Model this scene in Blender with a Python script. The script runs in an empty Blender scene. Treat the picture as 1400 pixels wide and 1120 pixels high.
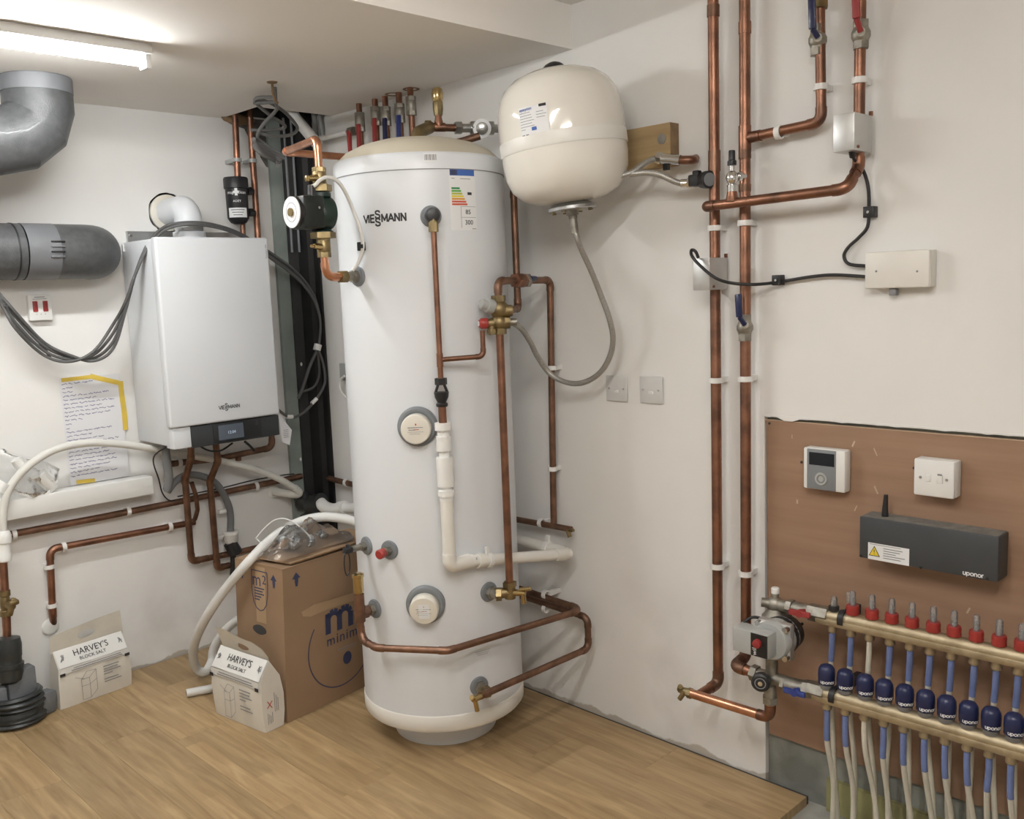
import bpy, bmesh, math, random
from mathutils import Vector, Matrix, Quaternion
random.seed(7)
sc = bpy.context.scene
COL = sc.collection
# ------------------------------------------------------------------ camera
FPX, YAW, PITCH, ROLL = 1282.8, 0.77288, 0.12971, -0.03832
CAM = Vector((-2.5305, -4.0043, 1.5966))
_cy, _sy, _cp, _sp = math.cos(YAW), math.sin(YAW), math.cos(PITCH), math.sin(PITCH)
FWD = Vector((_sy*_cp, _cy*_cp, -_sp)); _r0 = Vector((_cy, -_sy, 0)); _u0 = _r0.cross(FWD)
RGT = math.cos(ROLL)*_r0 + math.sin(ROLL)*_u0
UPV = -math.sin(ROLL)*_r0 + math.cos(ROLL)*_u0
cd = bpy.data.cameras.new('camera'); cam = bpy.data.objects.new('camera', cd); COL.objects.link(cam)
cd.sensor_fit = 'HORIZONTAL'; cd.sensor_width = 36.0; cd.lens = FPX*36.0/1400.0
cd.clip_start = 0.05; cd.clip_end = 60
M = Matrix((RGT, UPV, -FWD)).transposed().to_4x4(); M.translation = CAM
cam.matrix_world = M
sc.camera = cam
# ------------------------------------------------------------------ world, exposure, lamp levels
w = bpy.data.worlds.new('world'); sc.world = w; w.use_nodes = True
w.node_tree.nodes['Background'].inputs[0].default_value = (0.8, 0.85, 0.9, 1)
w.node_tree.nodes['Background'].inputs[1].default_value = 0.05
sc.view_settings.view_transform = 'Standard'; sc.view_settings.look = 'None'
sc.view_settings.gamma = 1.0; sc.view_settings.use_curve_mapping = False
sc.view_settings.exposure = 0.36
TUBE_FRONT = 78.0      # the batten lamp seen at the top left
TUBE_ROOM = 86.0       # the batten lamps on the higher ceiling behind the camera
# ------------------------------------------------------------------ measuring helpers (photo point -> real plane)
def ray(px, py): return FWD + RGT*((px-700)/FPX) + UPV*((560-py)/FPX)
def BW(px, py, o=0.0):
    d = ray(px, py); return CAM + d*((-o-CAM.y)/d.y)
def RW(px, py, o=0.0):
    d = ray(px, py); return CAM + d*((-o-CAM.x)/d.x)
def FL(px, py, z=0.0):
    d = ray(px, py); return CAM + d*((z-CAM.z)/d.z)
def PL(px, py, o, n):
    d = ray(px, py); return CAM + d*((o-CAM).dot(n)/d.dot(n))
AX, AY, AR = -0.418, -1.423, 0.291           # hot water cylinder axis and radius
def CY(px, py, off=0.0):
    d = ray(px, py); a = d.x**2+d.y**2; ox, oy = CAM.x-AX, CAM.y-AY
    b = ox*d.x+oy*d.y; c = ox*ox+oy*oy-(AR+off)**2
    t = (-b-math.sqrt(max(0, b*b-a*c)))/a
    return CAM + d*t
def ZAT(x, y, py):
    lo, hi = -0.5, 3.2
    for _ in range(40):
        m = (lo+hi)/2; v = Vector((x, y, m))-CAM
        q = 560-FPX*v.dot(UPV)/v.dot(FWD)
        if q > py: lo = m
        else: hi = m
    return (lo+hi)/2
def ang(pt): return math.atan2(pt.y-AY, pt.x-AX)
def CP(th, off, z): return Vector((AX+(AR+off)*math.cos(th), AY+(AR+off)*math.sin(th), z))
X, Y, Z = Vector((1, 0, 0)), Vector((0, 1, 0)), Vector((0, 0, 1))
# ------------------------------------------------------------------ materials
MATS = {}
def mat(name, col, rough=0.5, metal=0.0, vary=0.0, vscale=8.0, col2=None, bump=0.0, bscale=60.0, spec=0.5, trans=0.0, alpha=1.0, emit=None, estr=0.0, coat=0.0, rvary=0.0, stretch=(1, 1, 1), detail=4.0, sharp=(0.35, 0.65)):
    m = bpy.data.materials.new(name); m.use_nodes = True; nt = m.node_tree; b = nt.nodes['Principled BSDF']
    c4 = (*col, 1); b.inputs['Base Color'].default_value = c4
    b.inputs['Roughness'].default_value = rough; b.inputs['Metallic'].default_value = metal
    b.inputs['Specular IOR Level'].default_value = spec
    b.inputs['Transmission Weight'].default_value = trans; b.inputs['Alpha'].default_value = alpha
    b.inputs['Coat Weight'].default_value = coat
    tc = nt.nodes.new('ShaderNodeTexCoord'); mp = nt.nodes.new('ShaderNodeMapping'); mp.inputs['Scale'].default_value = stretch
    nt.links.new(tc.outputs['Object'], mp.inputs['Vector'])
    if emit:
        b.inputs['Emission Color'].default_value = (*emit, 1); b.inputs['Emission Strength'].default_value = estr
    nz = nt.nodes.new('ShaderNodeTexNoise'); nz.inputs['Scale'].default_value = vscale; nz.inputs['Detail'].default_value = detail
    nt.links.new(mp.outputs[0], nz.inputs['Vector'])
    mr = nt.nodes.new('ShaderNodeMapRange'); mr.inputs['From Min'].default_value = sharp[0]; mr.inputs['From Max'].default_value = sharp[1]
    nt.links.new(nz.outputs['Fac'], mr.inputs['Value'])
    mx = nt.nodes.new('ShaderNodeMix'); mx.data_type = 'RGBA'
    if col2 is None: col2 = tuple(max(0, c*(1-vary)) for c in col)
    mx.inputs[6].default_value = c4; mx.inputs[7].default_value = (*col2, 1)
    nt.links.new(mr.outputs[0], mx.inputs['Factor']); nt.links.new(mx.outputs[2], b.inputs['Base Color'])
    if rvary:
        m2 = nt.nodes.new('ShaderNodeMapRange'); m2.inputs['To Min'].default_value = rough; m2.inputs['To Max'].default_value = min(1, rough+rvary)
        nt.links.new(nz.outputs['Fac'], m2.inputs['Value']); nt.links.new(m2.outputs[0], b.inputs['Roughness'])
    if bump:
        n2 = nt.nodes.new('ShaderNodeTexNoise'); n2.inputs['Scale'].default_value = bscale; n2.inputs['Detail'].default_value = 6
        nt.links.new(mp.outputs[0], n2.inputs['Vector'])
        bp = nt.nodes.new('ShaderNodeBump'); bp.inputs['Strength'].default_value = bump; bp.inputs['Distance'].default_value = 0.004
        nt.links.new(n2.outputs['Fac'], bp.inputs['Height']); nt.links.new(bp.outputs[0], b.inputs['Normal'])
    MATS[name] = m; return m
def wall_mat(name, col, strip=None, base=None, scuff=0.05):
    """painted plaster; below a ragged line near the floor the plaster was never painted (strip colour)"""
    m = mat(name, col, rough=0.75, vary=scuff, vscale=2.2, bump=0.12, bscale=35, spec=0.3)
    if strip:
        nt = m.node_tree; b = nt.nodes['Principled BSDF']; src = b.inputs['Base Color'].links[0].from_socket
        geo = nt.nodes.new('ShaderNodeNewGeometry'); sp = nt.nodes.new('ShaderNodeSeparateXYZ'); nt.links.new(geo.outputs['Position'], sp.inputs[0])
        nz = nt.nodes.new('ShaderNodeTexNoise'); nz.inputs['Scale'].default_value = 6; nz.inputs['Detail'].default_value = 8; nz.inputs['Roughness'].default_value = 0.55; nt.links.new(geo.outputs['Position'], nz.inputs['Vector'])
        ma = nt.nodes.new('ShaderNodeMath'); ma.operation = 'MULTIPLY_ADD'; ma.inputs[1].default_value = 0.09; ma.inputs[2].default_value = base-0.045
        nt.links.new(nz.outputs['Fac'], ma.inputs[0])
        su = nt.nodes.new('ShaderNodeMath'); su.operation = 'SUBTRACT'; nt.links.new(ma.outputs[0], su.inputs[0]); nt.links.new(sp.outputs['Z'], su.inputs[1])
        mr = nt.nodes.new('ShaderNodeMapRange'); mr.inputs['From Min'].default_value = -0.002; mr.inputs['From Max'].default_value = 0.004
        nt.links.new(su.outputs[0], mr.inputs['Value'])
        # grubby hand marks a little higher up
        n3 = nt.nodes.new('ShaderNodeTexNoise'); n3.inputs['Scale'].default_value = 3.1; n3.inputs['Detail'].default_value = 7; nt.links.new(geo.outputs['Position'], n3.inputs['Vector'])
        g1 = nt.nodes.new('ShaderNodeMapRange'); g1.inputs['From Min'].default_value = 0.52; g1.inputs['From Max'].default_value = 0.8; g1.inputs['To Max'].default_value = 0.38; nt.links.new(n3.outputs['Fac'], g1.inputs['Value'])
        g2 = nt.nodes.new('ShaderNodeMapRange'); g2.inputs['From Min'].default_value = 0.75; g2.inputs['From Max'].default_value = 0.15; nt.links.new(sp.outputs['Z'], g2.inputs['Value'])
        gm = nt.nodes.new('ShaderNodeMath'); gm.operation = 'MULTIPLY'; nt.links.new(g1.outputs[0], gm.inputs[0]); nt.links.new(g2.outputs[0], gm.inputs[1])
        x0 = nt.nodes.new('ShaderNodeMix'); x0.data_type = 'RGBA'; nt.links.new(gm.outputs[0], x0.inputs['Factor']); nt.links.new(src, x0.inputs[6]); x0.inputs[7].default_value = (0.33, 0.31, 0.28, 1)
        mx = nt.nodes.new('ShaderNodeMix'); mx.data_type = 'RGBA'; nt.links.new(mr.outputs[0], mx.inputs['Factor']); nt.links.new(x0.outputs[2], mx.inputs[6]); mx.inputs[7].default_value = (*strip, 1)
        nt.links.new(mx.outputs[2], b.inputs['Base Color'])
    return m
wall_mat('plaster', (0.81, 0.803, 0.785), strip=(0.50, 0.46, 0.40), base=0.012)
wall_mat('plaster_grey', (0.55, 0.54, 0.52))
mat('ceiling_paint', (0.83, 0.80, 0.76), rough=0.85, vary=0.03, vscale=1.5, bump=0.06, bscale=40)
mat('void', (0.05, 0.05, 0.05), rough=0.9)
mat('concrete', (0.30, 0.31, 0.28), rough=0.9, vary=0.45, vscale=7, bump=0.5, bscale=50)
mat('screed', (0.42, 0.42, 0.38), rough=0.9, vary=0.3, vscale=9, bump=0.3, bscale=60)
mat('ply', (0.33, 0.205, 0.132), rough=0.6, col2=(0.275, 0.165, 0.104), vscale=5, stretch=(1, 0.35, 5), bump=0.05, bscale=30)
mat('ply_edge', (0.55, 0.42, 0.3), rough=0.8, vary=0.2)
COPPER = mat('copper', (0.37, 0.185, 0.12), rough=0.30, metal=1.0, col2=(0.19, 0.105, 0.075), vscale=14, rvary=0.25, bump=0.02)
mat('copper_bright', (0.72, 0.36, 0.22), rough=0.2, metal=1.0, col2=(0.42, 0.205, 0.125), vscale=10, rvary=0.25)
mat('copper_dull', (0.30, 0.17, 0.115), rough=0.38, metal=0.95, col2=(0.18, 0.108, 0.077), vscale=16, rvary=0.25)
mat('brass', (0.34, 0.265, 0.14), rough=0.36, metal=1.0, col2=(0.20, 0.155, 0.085), vscale=20, rvary=0.25)
mat('brass_bright', (0.56, 0.42, 0.20), rough=0.22, metal=1.0, vary=0.2)
mat('nickel', (0.42, 0.40, 0.355), rough=0.44, metal=1.0, col2=(0.25, 0.235, 0.20), vscale=24, rvary=0.2)
mat('manifold_metal', (0.55, 0.47, 0.33), rough=0.38, metal=0.9, col2=(0.40, 0.33, 0.22), vscale=18, rvary=0.25)
mat('chrome', (0.75, 0.75, 0.74), rough=0.18, metal=1.0, vary=0.2)
mat('steel', (0.55, 0.56, 0.56), rough=0.35, metal=1.0, vary=0.25)
mat('aluminium', (0.62, 0.62, 0.61), rough=0.42, metal=0.85, vary=0.08)
mat('braid', (0.46, 0.45, 0.42), rough=0.45, metal=0.7, vary=0.35, vscale=400)
mat('enamel', (0.715, 0.74, 0.77), rough=0.32, vary=0.015, vscale=3, bump=0.015, bscale=90)
mat('enamel_cream', (0.79, 0.775, 0.73), rough=0.4, vary=0.04)
mat('lid_cream', (0.62, 0.57, 0.46), rough=0.5, vary=0.08, vscale=5)
mat('vessel_cream', (0.79, 0.765, 0.70), rough=0.08, vary=0.02, coat=0.3)
mat('plastic_white', (0.80, 0.80, 0.78), rough=0.4, vary=0.03)
mat('plastic_cream', (0.75, 0.72, 0.64), rough=0.42, vary=0.05)
mat('hose_white', (0.72, 0.72, 0.70), rough=0.45, vary=0.06)
mat('hose_cream', (0.71, 0.705, 0.66), rough=0.5, vary=0.06)
mat('pex', (0.64, 0.60, 0.50), rough=0.5, vary=0.12, vscale=15)
mat('plastic_grey', (0.22, 0.235, 0.25), rough=0.5, vary=0.1)
mat('plastic_midgrey', (0.42, 0.43, 0.42), rough=0.5, vary=0.1)
mat('rosette', (0.20, 0.215, 0.23), rough=0.55, vary=0.1)
mat('plate_grey', (0.66, 0.66, 0.65), rough=0.45, vary=0.05)
mat('motor_black', (0.008, 0.012, 0.011), rough=0.45, vary=0.2)
mat('plastic_black', (0.018, 0.018, 0.02), rough=0.42, vary=0.2)
mat('panel_black', (0.014, 0.015, 0.017), rough=0.3, vary=0.1)
mat('pvc_white', (0.77, 0.75, 0.70), rough=0.4, vary=0.04)
mat('trap_grey', (0.19, 0.195, 0.20), rough=0.5, vary=0.15)
mat('panel_grey', (0.030, 0.033, 0.036), rough=0.35, vary=0.1)
mat('controller_grey', (0.050, 0.055, 0.06), rough=0.5, vary=0.12)
mat('dust', (0.21, 0.2, 0.18), rough=0.9, vary=0.3, vscale=30)
mat('lcd', (0.10, 0.12, 0.15), rough=0.2, vary=0.05)
mat('lcd_dark', (0.012, 0.014, 0.02), rough=0.15)
mat('lcd_text', (0.4, 0.48, 0.6), rough=0.5, emit=(0.4, 0.5, 0.65), estr=0.25)
mat('duct_grey', (0.082, 0.085, 0.088), rough=0.42, vary=0.25, vscale=40, bump=0.25, bscale=250, coat=0.1)
mat('duct_band', (0.155, 0.16, 0.17), rough=0.42, vary=0.1)
mat('cable_grey', (0.10, 0.10, 0.10), rough=0.5, vary=0.15)
mat('bare_plaster', (0.16, 0.155, 0.145), rough=0.95, vary=0.5, vscale=14, bump=0.4, bscale=60)
mat('cable_light', (0.17, 0.17, 0.168), rough=0.6, vary=0.2)
mat('cable_black', (0.016, 0.016, 0.017), rough=0.45)
mat('cable_white', (0.72, 0.72, 0.69), rough=0.45)
mat('steel_black', (0.012, 0.012, 0.013), rough=0.45, vary=0.3, vscale=12, bump=0.15, bscale=40)
mat('steel_green', (0.30, 0.345, 0.32), rough=0.6, vary=0.25, vscale=6)
mat('pump_green', (0.010, 0.028, 0.022), rough=0.4, vary=0.2)
mat('cardboard', (0.315, 0.205, 0.122), rough=0.8, vary=0.12, vscale=4, bump=0.05, bscale=60)
mat('cardboard_edge', (0.30, 0.18, 0.09), rough=0.9, vary=0.25, vscale=80)
mat('tape_brown', (0.42, 0.29, 0.17), rough=0.3, vary=0.06)
mat('ink_blue', (0.042, 0.05, 0.11), rough=0.7)
mat('ink_pen', (0.07, 0.07, 0.22), rough=0.7)
mat('ink_black', (0.03, 0.03, 0.032), rough=0.7)
mat('ink_grey', (0.25, 0.25, 0.26), rough=0.7)
mat('ink_red', (0.5, 0.05, 0.04), rough=0.7)
mat('paper', (0.74, 0.74, 0.76), rough=0.85, vary=0.04, vscale=3)
mat('sticker', (0.80, 0.81, 0.82), rough=0.5, vary=0.03)
mat('tape_yellow', (0.72, 0.52, 0.08), rough=0.5, vary=0.12)
mat('salt_film', (0.74, 0.71, 0.64), rough=0.38, vary=0.08, vscale=9, bump=0.25, bscale=22)
mat('salt_label', (0.80, 0.80, 0.78), rough=0.38, vary=0.03)
mat('salt_flap', (0.60, 0.56, 0.48), rough=0.35, vary=0.1, vscale=12, bump=0.2, bscale=25)
mat('timber', (0.42, 0.31, 0.16), rough=0.7, col2=(0.32, 0.22, 0.11), vscale=6, stretch=(1, 0.4, 6))
mat('timber_end', (0.26, 0.17, 0.09), rough=0.85, vary=0.3, vscale=30)
mat('red', (0.34, 0.035, 0.03), rough=0.4, vary=0.1)
mat('red_dark', (0.30, 0.03, 0.03), rough=0.45, vary=0.1)
mat('blue', (0.03, 0.05, 0.22), rough=0.35, vary=0.1)
mat('navy', (0.014, 0.02, 0.075), rough=0.3, vary=0.15)
mat('sleeve_blue', (0.16, 0.21, 0.42), rough=0.75, vary=0.2, vscale=20)
mat('foam_grey', (0.17, 0.18, 0.19), rough=0.8, vary=0.15, vscale=12, bump=0.2, bscale=80)
mat('wrap_black', (0.035, 0.04, 0.042), rough=0.35, vary=0.3, vscale=20, bump=0.3, bscale=30)
mat('eu_blue', (0.05, 0.13, 0.42), rough=0.5)
mat('g1', (0.02, 0.25, 0.07), rough=0.5); mat('g2', (0.12, 0.40, 0.06), rough=0.5); mat('g3', (0.45, 0.5, 0.05), rough=0.5)
mat('y1', (0.75, 0.6, 0.03), rough=0.5); mat('o1', (0.7, 0.32, 0.04), rough=0.5); mat('r1', (0.6, 0.10, 0.05), rough=0.5)
mat('warn_yellow', (0.8, 0.6, 0.04), rough=0.5)
mat('insulation_yellow', (0.36, 0.34, 0.16), rough=0.9, vary=0.3)
mat('tube_light', (0.9, 0.9, 0.9), rough=0.4, emit=(0.985, 1.0, 0.995), estr=TUBE_FRONT)
mat('tube_room', (0.9, 0.9, 0.9), rough=0.4, emit=(1.0, 0.972, 0.93), estr=TUBE_ROOM)
def clear_mat(name, tint, alpha):
    m = bpy.data.materials.new(name); m.use_nodes = True; nt = m.node_tree; nt.nodes.clear()
    o = nt.nodes.new('ShaderNodeOutputMaterial'); a = nt.nodes.new('ShaderNodeBsdfTransparent'); a.inputs[0].default_value = (*tint, 1)
    g = nt.nodes.new('ShaderNodeBsdfGlossy'); g.inputs['Roughness'].default_value = 0.12; g.inputs['Color'].default_value = (0.95, 0.95, 0.95, 1)
    df = nt.nodes.new('ShaderNodeBsdfDiffuse'); df.inputs[0].default_value = (0.75, 0.76, 0.77, 1)
    tc = nt.nodes.new('ShaderNodeTexCoord'); nz = nt.nodes.new('ShaderNodeTexNoise'); nz.inputs['Scale'].default_value = 14; nz.inputs['Detail'].default_value = 5
    nt.links.new(tc.outputs['Object'], nz.inputs['Vector'])
    bp = nt.nodes.new('ShaderNodeBump'); bp.inputs['Strength'].default_value = 0.6; bp.inputs['Distance'].default_value = 0.02; nt.links.new(nz.outputs['Fac'], bp.inputs['Height'])
    nt.links.new(bp.outputs[0], g.inputs['Normal'])
    x1 = nt.nodes.new('ShaderNodeMixShader'); x1.inputs[0].default_value = alpha
    fr = nt.nodes.new('ShaderNodeFresnel'); fr.inputs['IOR'].default_value = 1.5; nt.links.new(bp.outputs[0], fr.inputs['Normal'])
    x2 = nt.nodes.new('ShaderNodeMixShader')
    nt.links.new(a.outputs[0], x1.inputs[1]); nt.links.new(df.outputs[0], x1.inputs[2])
    nt.links.new(fr.outputs[0], x2.inputs[0]); nt.links.new(x1.outputs[0], x2.inputs[1]); nt.links.new(g.outputs[0], x2.inputs[2])
    nt.links.new(x2.outputs[0], o.inputs[0]); MATS[name] = m
clear_mat('clear_film', (0.97, 0.975, 0.975), 0.06)
clear_mat('clear_cap', (0.90, 0.89, 0.86), 0.22)
def plank_mat():
    m = bpy.data.materials.new('laminate'); m.use_nodes = True; nt = m.node_tree; b = nt.nodes['Principled BSDF']
    N, L = nt.nodes.new, nt.links.new
    tc = N('ShaderNodeTexCoord'); oi = N('ShaderNodeObjectInfo'); ad = N('ShaderNodeVectorMath'); ad.operation = 'ADD'
    sc3 = N('ShaderNodeVectorMath'); sc3.operation = 'SCALE'; sc3.inputs[3].default_value = 1.0
    cb = N('ShaderNodeCombineXYZ'); mu = N('ShaderNodeMath'); mu.operation = 'MULTIPLY'; mu.inputs[1].default_value = 37.0
    L(oi.outputs['Random'], mu.inputs[0]); L(mu.outputs[0], cb.inputs[0]); L(mu.outputs[0], cb.inputs[1])
    L(tc.outputs['Object'], ad.inputs[0]); L(cb.outputs[0], ad.inputs[1])
    mp = N('ShaderNodeMapping'); mp.inputs['Scale'].default_value = (16, 1.3, 1); L(ad.outputs[0], mp.inputs['Vector'])
    n1 = N('ShaderNodeTexNoise'); n1.inputs['Scale'].default_value = 2.2; n1.inputs['Detail'].default_value = 9; n1.inputs['Roughness'].default_value = 0.62; n1.inputs['Distortion'].default_value = 0.6; L(mp.outputs[0], n1.inputs['Vector'])
    # printed strips within one board: three staggered staves with their own tone
    sx = N('ShaderNodeSeparateXYZ'); L(tc.outputs['Object'], sx.inputs[0])
    br = N('ShaderNodeTexBrick'); br.offset = 0.37; br.inputs['Scale'].default_value = 1.0; br.inputs['Mortar Size'].default_value = 0.0
    br.inputs['Brick Width'].default_value = 0.62; br.inputs['Row Height'].default_value = 0.0645; br.inputs['Color1'].default_value = (0, 0, 0, 1); br.inputs['Color2'].default_value = (1, 1, 1, 1)
    sw = N('ShaderNodeCombineXYZ'); sy = N('ShaderNodeSeparateXYZ'); L(ad.outputs[0], sy.inputs[0]); L(sy.outputs['Y'], sw.inputs[0]); L(sx.outputs['X'], sw.inputs[1])
    of = N('ShaderNodeVectorMath'); of.operation = 'ADD'; of.inputs[1].default_value = (0, 0.0968, 0); L(sw.outputs[0], of.inputs[0]); L(of.outputs[0], br.inputs['Vector'])
    rp = N('ShaderNodeValToRGB'); e = rp.color_ramp.elements; e[0].position = 0.30; e[0].color = (0.275, 0.178, 0.085, 1); e[1].position = 0.72; e[1].color = (0.47, 0.338, 0.185, 1)
    L(n1.outputs['Fac'], rp.inputs[0])
    hv = N('ShaderNodeHueSaturation'); L(rp.outputs[0], hv.inputs['Color'])
    m1 = N('ShaderNodeMapRange'); m1.inputs['To Min'].default_value = 0.90; m1.inputs['To Max'].default_value = 1.10; L(br.outputs['Color'], m1.inputs['Value'])
    m2 = N('ShaderNodeMapRange'); m2.inputs['To Min'].default_value = 0.94; m2.inputs['To Max'].default_value = 1.06; L(oi.outputs['Random'], m2.inputs['Value'])
    mm = N('ShaderNodeMath'); mm.operation = 'MULTIPLY'; L(m1.outputs[0], mm.inputs[0]); L(m2.outputs[0], mm.inputs[1]); L(mm.outputs[0], hv.inputs['Value'])
    # knots
    kn = N('ShaderNodeTexVoronoi'); kn.inputs['Scale'].default_value = 2.3; mk = N('ShaderNodeMapping'); mk.inputs['Scale'].default_value = (2.6, 1, 1); L(ad.outputs[0], mk.inputs['Vector']); L(mk.outputs[0], kn.inputs['Vector'])
    kr = N('ShaderNodeMapRange'); kr.inputs['From Min'].default_value = 0.02; kr.inputs['From Max'].default_value = 0.09; kr.inputs['To Min'].default_value = 0.45; kr.inputs['To Max'].default_value = 0.0; L(kn.outputs['Distance'], kr.inputs['Value'])
    kx = N('ShaderNodeMix'); kx.data_type = 'RGBA'; L(kr.outputs[0], kx.inputs['Factor']); L(hv.outputs[0], kx.inputs[6]); kx.inputs[7].default_value = (0.13, 0.07, 0.03, 1)
    L(kx.outputs[2], b.inputs['Base Color']); b.inputs['Roughness'].default_value = 0.42; b.inputs['Specular IOR Level'].default_value = 0.35
    bp = N('ShaderNodeBump'); bp.inputs['Strength'].default_value = 0.06; bp.inputs['Distance'].default_value = 0.002; L(n1.outputs['Fac'], bp.inputs['Height']); L(bp.outputs[0], b.inputs['Normal'])
    MATS['laminate'] = m
plank_mat()
# ------------------------------------------------------------------ geometry helpers
def fillet(pts, rad, n=6):
    pts = [Vector(p) for p in pts]
    if len(pts) < 3 or rad <= 0: return pts, []
    out = [pts[0]]; arcs = []
    for i in range(1, len(pts)-1):
        a, b, c = pts[i-1], pts[i], pts[i+1]
        d1 = (a-b); d2 = (c-b); l1, l2 = d1.length, d2.length; d1.normalize(); d2.normalize()
        th = d1.angle(d2, math.pi)
        if th > math.radians(176): out.append(b); continue
        t = min(rad/math.tan(th/2), l1*0.48, l2*0.48); r = t*math.tan(th/2)
        bis = (d1+d2).normalized(); cen = b+bis*(r/math.sin(th/2))
        s, e = b+d1*t, b+d2*t
        u = (s-cen).normalized(); ax = u.cross((e-cen).normalized()); ax.normalize(); tot = u.angle((e-cen).normalized())
        arc = [cen+(Quaternion(ax, tot*k/n) @ u)*r for k in range(n+1)]
        out += arc; arcs.append((arc, d1, d2))
    out.append(pts[-1]); return out, arcs
def spline(pts, n=8):
    pts = [Vector(p) for p in pts]
    P = [pts[0]*2-pts[1]]+pts+[pts[-1]*2-pts[-2]]; out = []
    for i in range(1, len(P)-2):
        p0, p1, p2, p3 = P[i-1], P[i], P[i+1], P[i+2]
        for k in range(n):
            t = k/n; out.append(0.5*((2*p1)+(p2-p0)*t+(2*p0-5*p1+4*p2-p3)*t*t+(3*p1-p0-3*p2+p3)*t**3))
    out.append(pts[-1]); return out
def basis(n):
    n = n.normalized(); a = Z if abs(n.z) < 0.9 else X
    u = a.cross(n).normalized(); return u, n.cross(u)
class G:
    def __init__(s): s.v = []; s.f = []
    def add(s, v, f):
        o = len(s.v); s.v += [Vector(p) for p in v]; s.f += [tuple(i+o for i in q) for q in f]; return s
    def box(s, c, size, rot=None, bevel=0.0, seg=2):
        bm = bmesh.new(); bmesh.ops.create_cube(bm, size=1.0)
        for v in bm.verts: v.co = Vector((v.co.x*size[0], v.co.y*size[1], v.co.z*size[2]))
        if bevel > 0: bmesh.ops.bevel(bm, geom=list(bm.edges), offset=min(bevel, min(size)*0.45), segments=seg, profile=0.5, affect='EDGES')
        R = rot if rot is not None else Matrix.Identity(3); c = Vector(c)
        bm.verts.ensure_lookup_table()
        s.add([c+R @ v.co for v in bm.verts], [[v.index for v in f.verts] for f in bm.faces]); bm.free(); return s
    def bb(s, a, b, bevel=0.0, seg=2):
        a = Vector(a); b = Vector(b); return s.box((a+b)/2, [abs(b[i]-a[i]) for i in range(3)], None, bevel, seg)
    def tube(s, pts, r, seg=12, cap=True):
        pts = [Vector(p) for p in pts]; rs = r if isinstance(r, (list, tuple)) else [r]*len(pts)
        n = len(pts); tan = []
        for i in range(n):
            t = (pts[min(i+1, n-1)]-pts[max(i-1, 0)]); tan.append(t.normalized() if t.length > 1e-9 else (tan[-1] if tan else Z))
        u, w_ = basis(tan[0]); V_ = []
        for i in range(n):
            if i:
                q = tan[i-1].rotation_difference(tan[i]); u = q @ u; u = (u-tan[i]*u.dot(tan[i])).normalized(); w_ = tan[i].cross(u)
            for k in range(seg):
                a = 2*math.pi*k/seg; V_.append(pts[i]+(u*math.cos(a)+w_*math.sin(a))*rs[i])
        F = [(i*seg+k, i*seg+(k+1) % seg, (i+1)*seg+(k+1) % seg, (i+1)*seg+k) for i in range(n-1) for k in range(seg)]
        if cap: F += [tuple(range(seg-1, -1, -1)), tuple((n-1)*seg+k for k in range(seg))]
        return s.add(V_, F)
    def cyl(s, a, b, r, r2=None, seg=20): 
        return s.tube([a, b], [r, r if r2 is None else r2], seg)
    def lathe(s, o, axis, prof, seg=24, u=None):
        """prof: list of (radius, height along axis)"""
        o = Vector(o); ax = Vector(axis).normalized(); a, b = basis(ax); V_ = []; F = []
        for r, h in prof:
            for k in range(seg):
                t = 2*math.pi*k/seg; V_.append(o+ax*h+(a*math.cos(t)+b*math.sin(t))*max(r, 1e-5))
        n = len(prof)
        F = [(i*seg+k, i*seg+(k+1) % seg, (i+1)*seg+(k+1) % seg, (i+1)*seg+k) for i in range(n-1) for k in range(seg)]
        F += [tuple(range(seg-1, -1, -1)), tuple((n-1)*seg+k for k in range(seg))]
        return s.add(V_, F)
    def ball(s, c, r, seg=16, sq=(1, 1, 1)):
        V_ = []; F = []; m = seg//2; c = Vector(c)
        for i in range(m+1):
            p = math.pi*i/m
            for k in range(seg):
                t = 2*math.pi*k/seg; V_.append(c+Vector((r*sq[0]*math.sin(p)*math.cos(t), r*sq[1]*math.sin(p)*math.sin(t), r*sq[2]*math.cos(p))))
        F = [(i*seg+k, (i+1)*seg+k, (i+1)*seg+(k+1) % seg, i*seg+(k+1) % seg) for i in range(m) for k in range(seg)]
        return s.add(V_, F)
    def prism(s, poly, d):
        """poly: list of 3D points in one plane, d: extrusion vector"""
        n = len(poly); d = Vector(d); poly = [Vector(p) for p in poly]
        return s.add(poly+[p+d for p in poly], [tuple(range(n-1, -1, -1)), tuple(range(n, 2*n))]+[(i, (i+1) % n, n+(i+1) % n, n+i) for i in range(n)])
    def ring(s, o, axis, r0, r1, h, seg=32):
        return s.lathe_ring(o, axis, [(r0, 0), (r1, 0), (r1, h), (r0, h)], seg)
    def lathe_ring(s, o, axis, prof, seg=24):
        o = Vector(o); ax = Vector(axis).normalized(); a, b = basis(ax); V_ = []; n = len(prof)
        for r, h in prof:
            for k in range(seg):
                t = 2*math.pi*k/seg; V_.append(o+ax*h+(a*math.cos(t)+b*math.sin(t))*r)
        return s.add(V_, [(i*seg+k, i*seg+(k+1) % seg, ((i+1) % n)*seg+(k+1) % seg, ((i+1) % n)*seg+k) for i in range(n) for k in range(seg)])
    def hexnut(s, a, b, r): return s.tube([a, b], r, 6)
    def grid(s, fn, nu, nv):
        V_ = [fn(i/nu, j/nv) for j in range(nv+1) for i in range(nu+1)]
        return s.add(V_, [(j*(nu+1)+i, j*(nu+1)+i+1, (j+1)*(nu+1)+i+1, (j+1)*(nu+1)+i) for j in range(nv) for i in range(nu)])
ORG = {}
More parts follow.
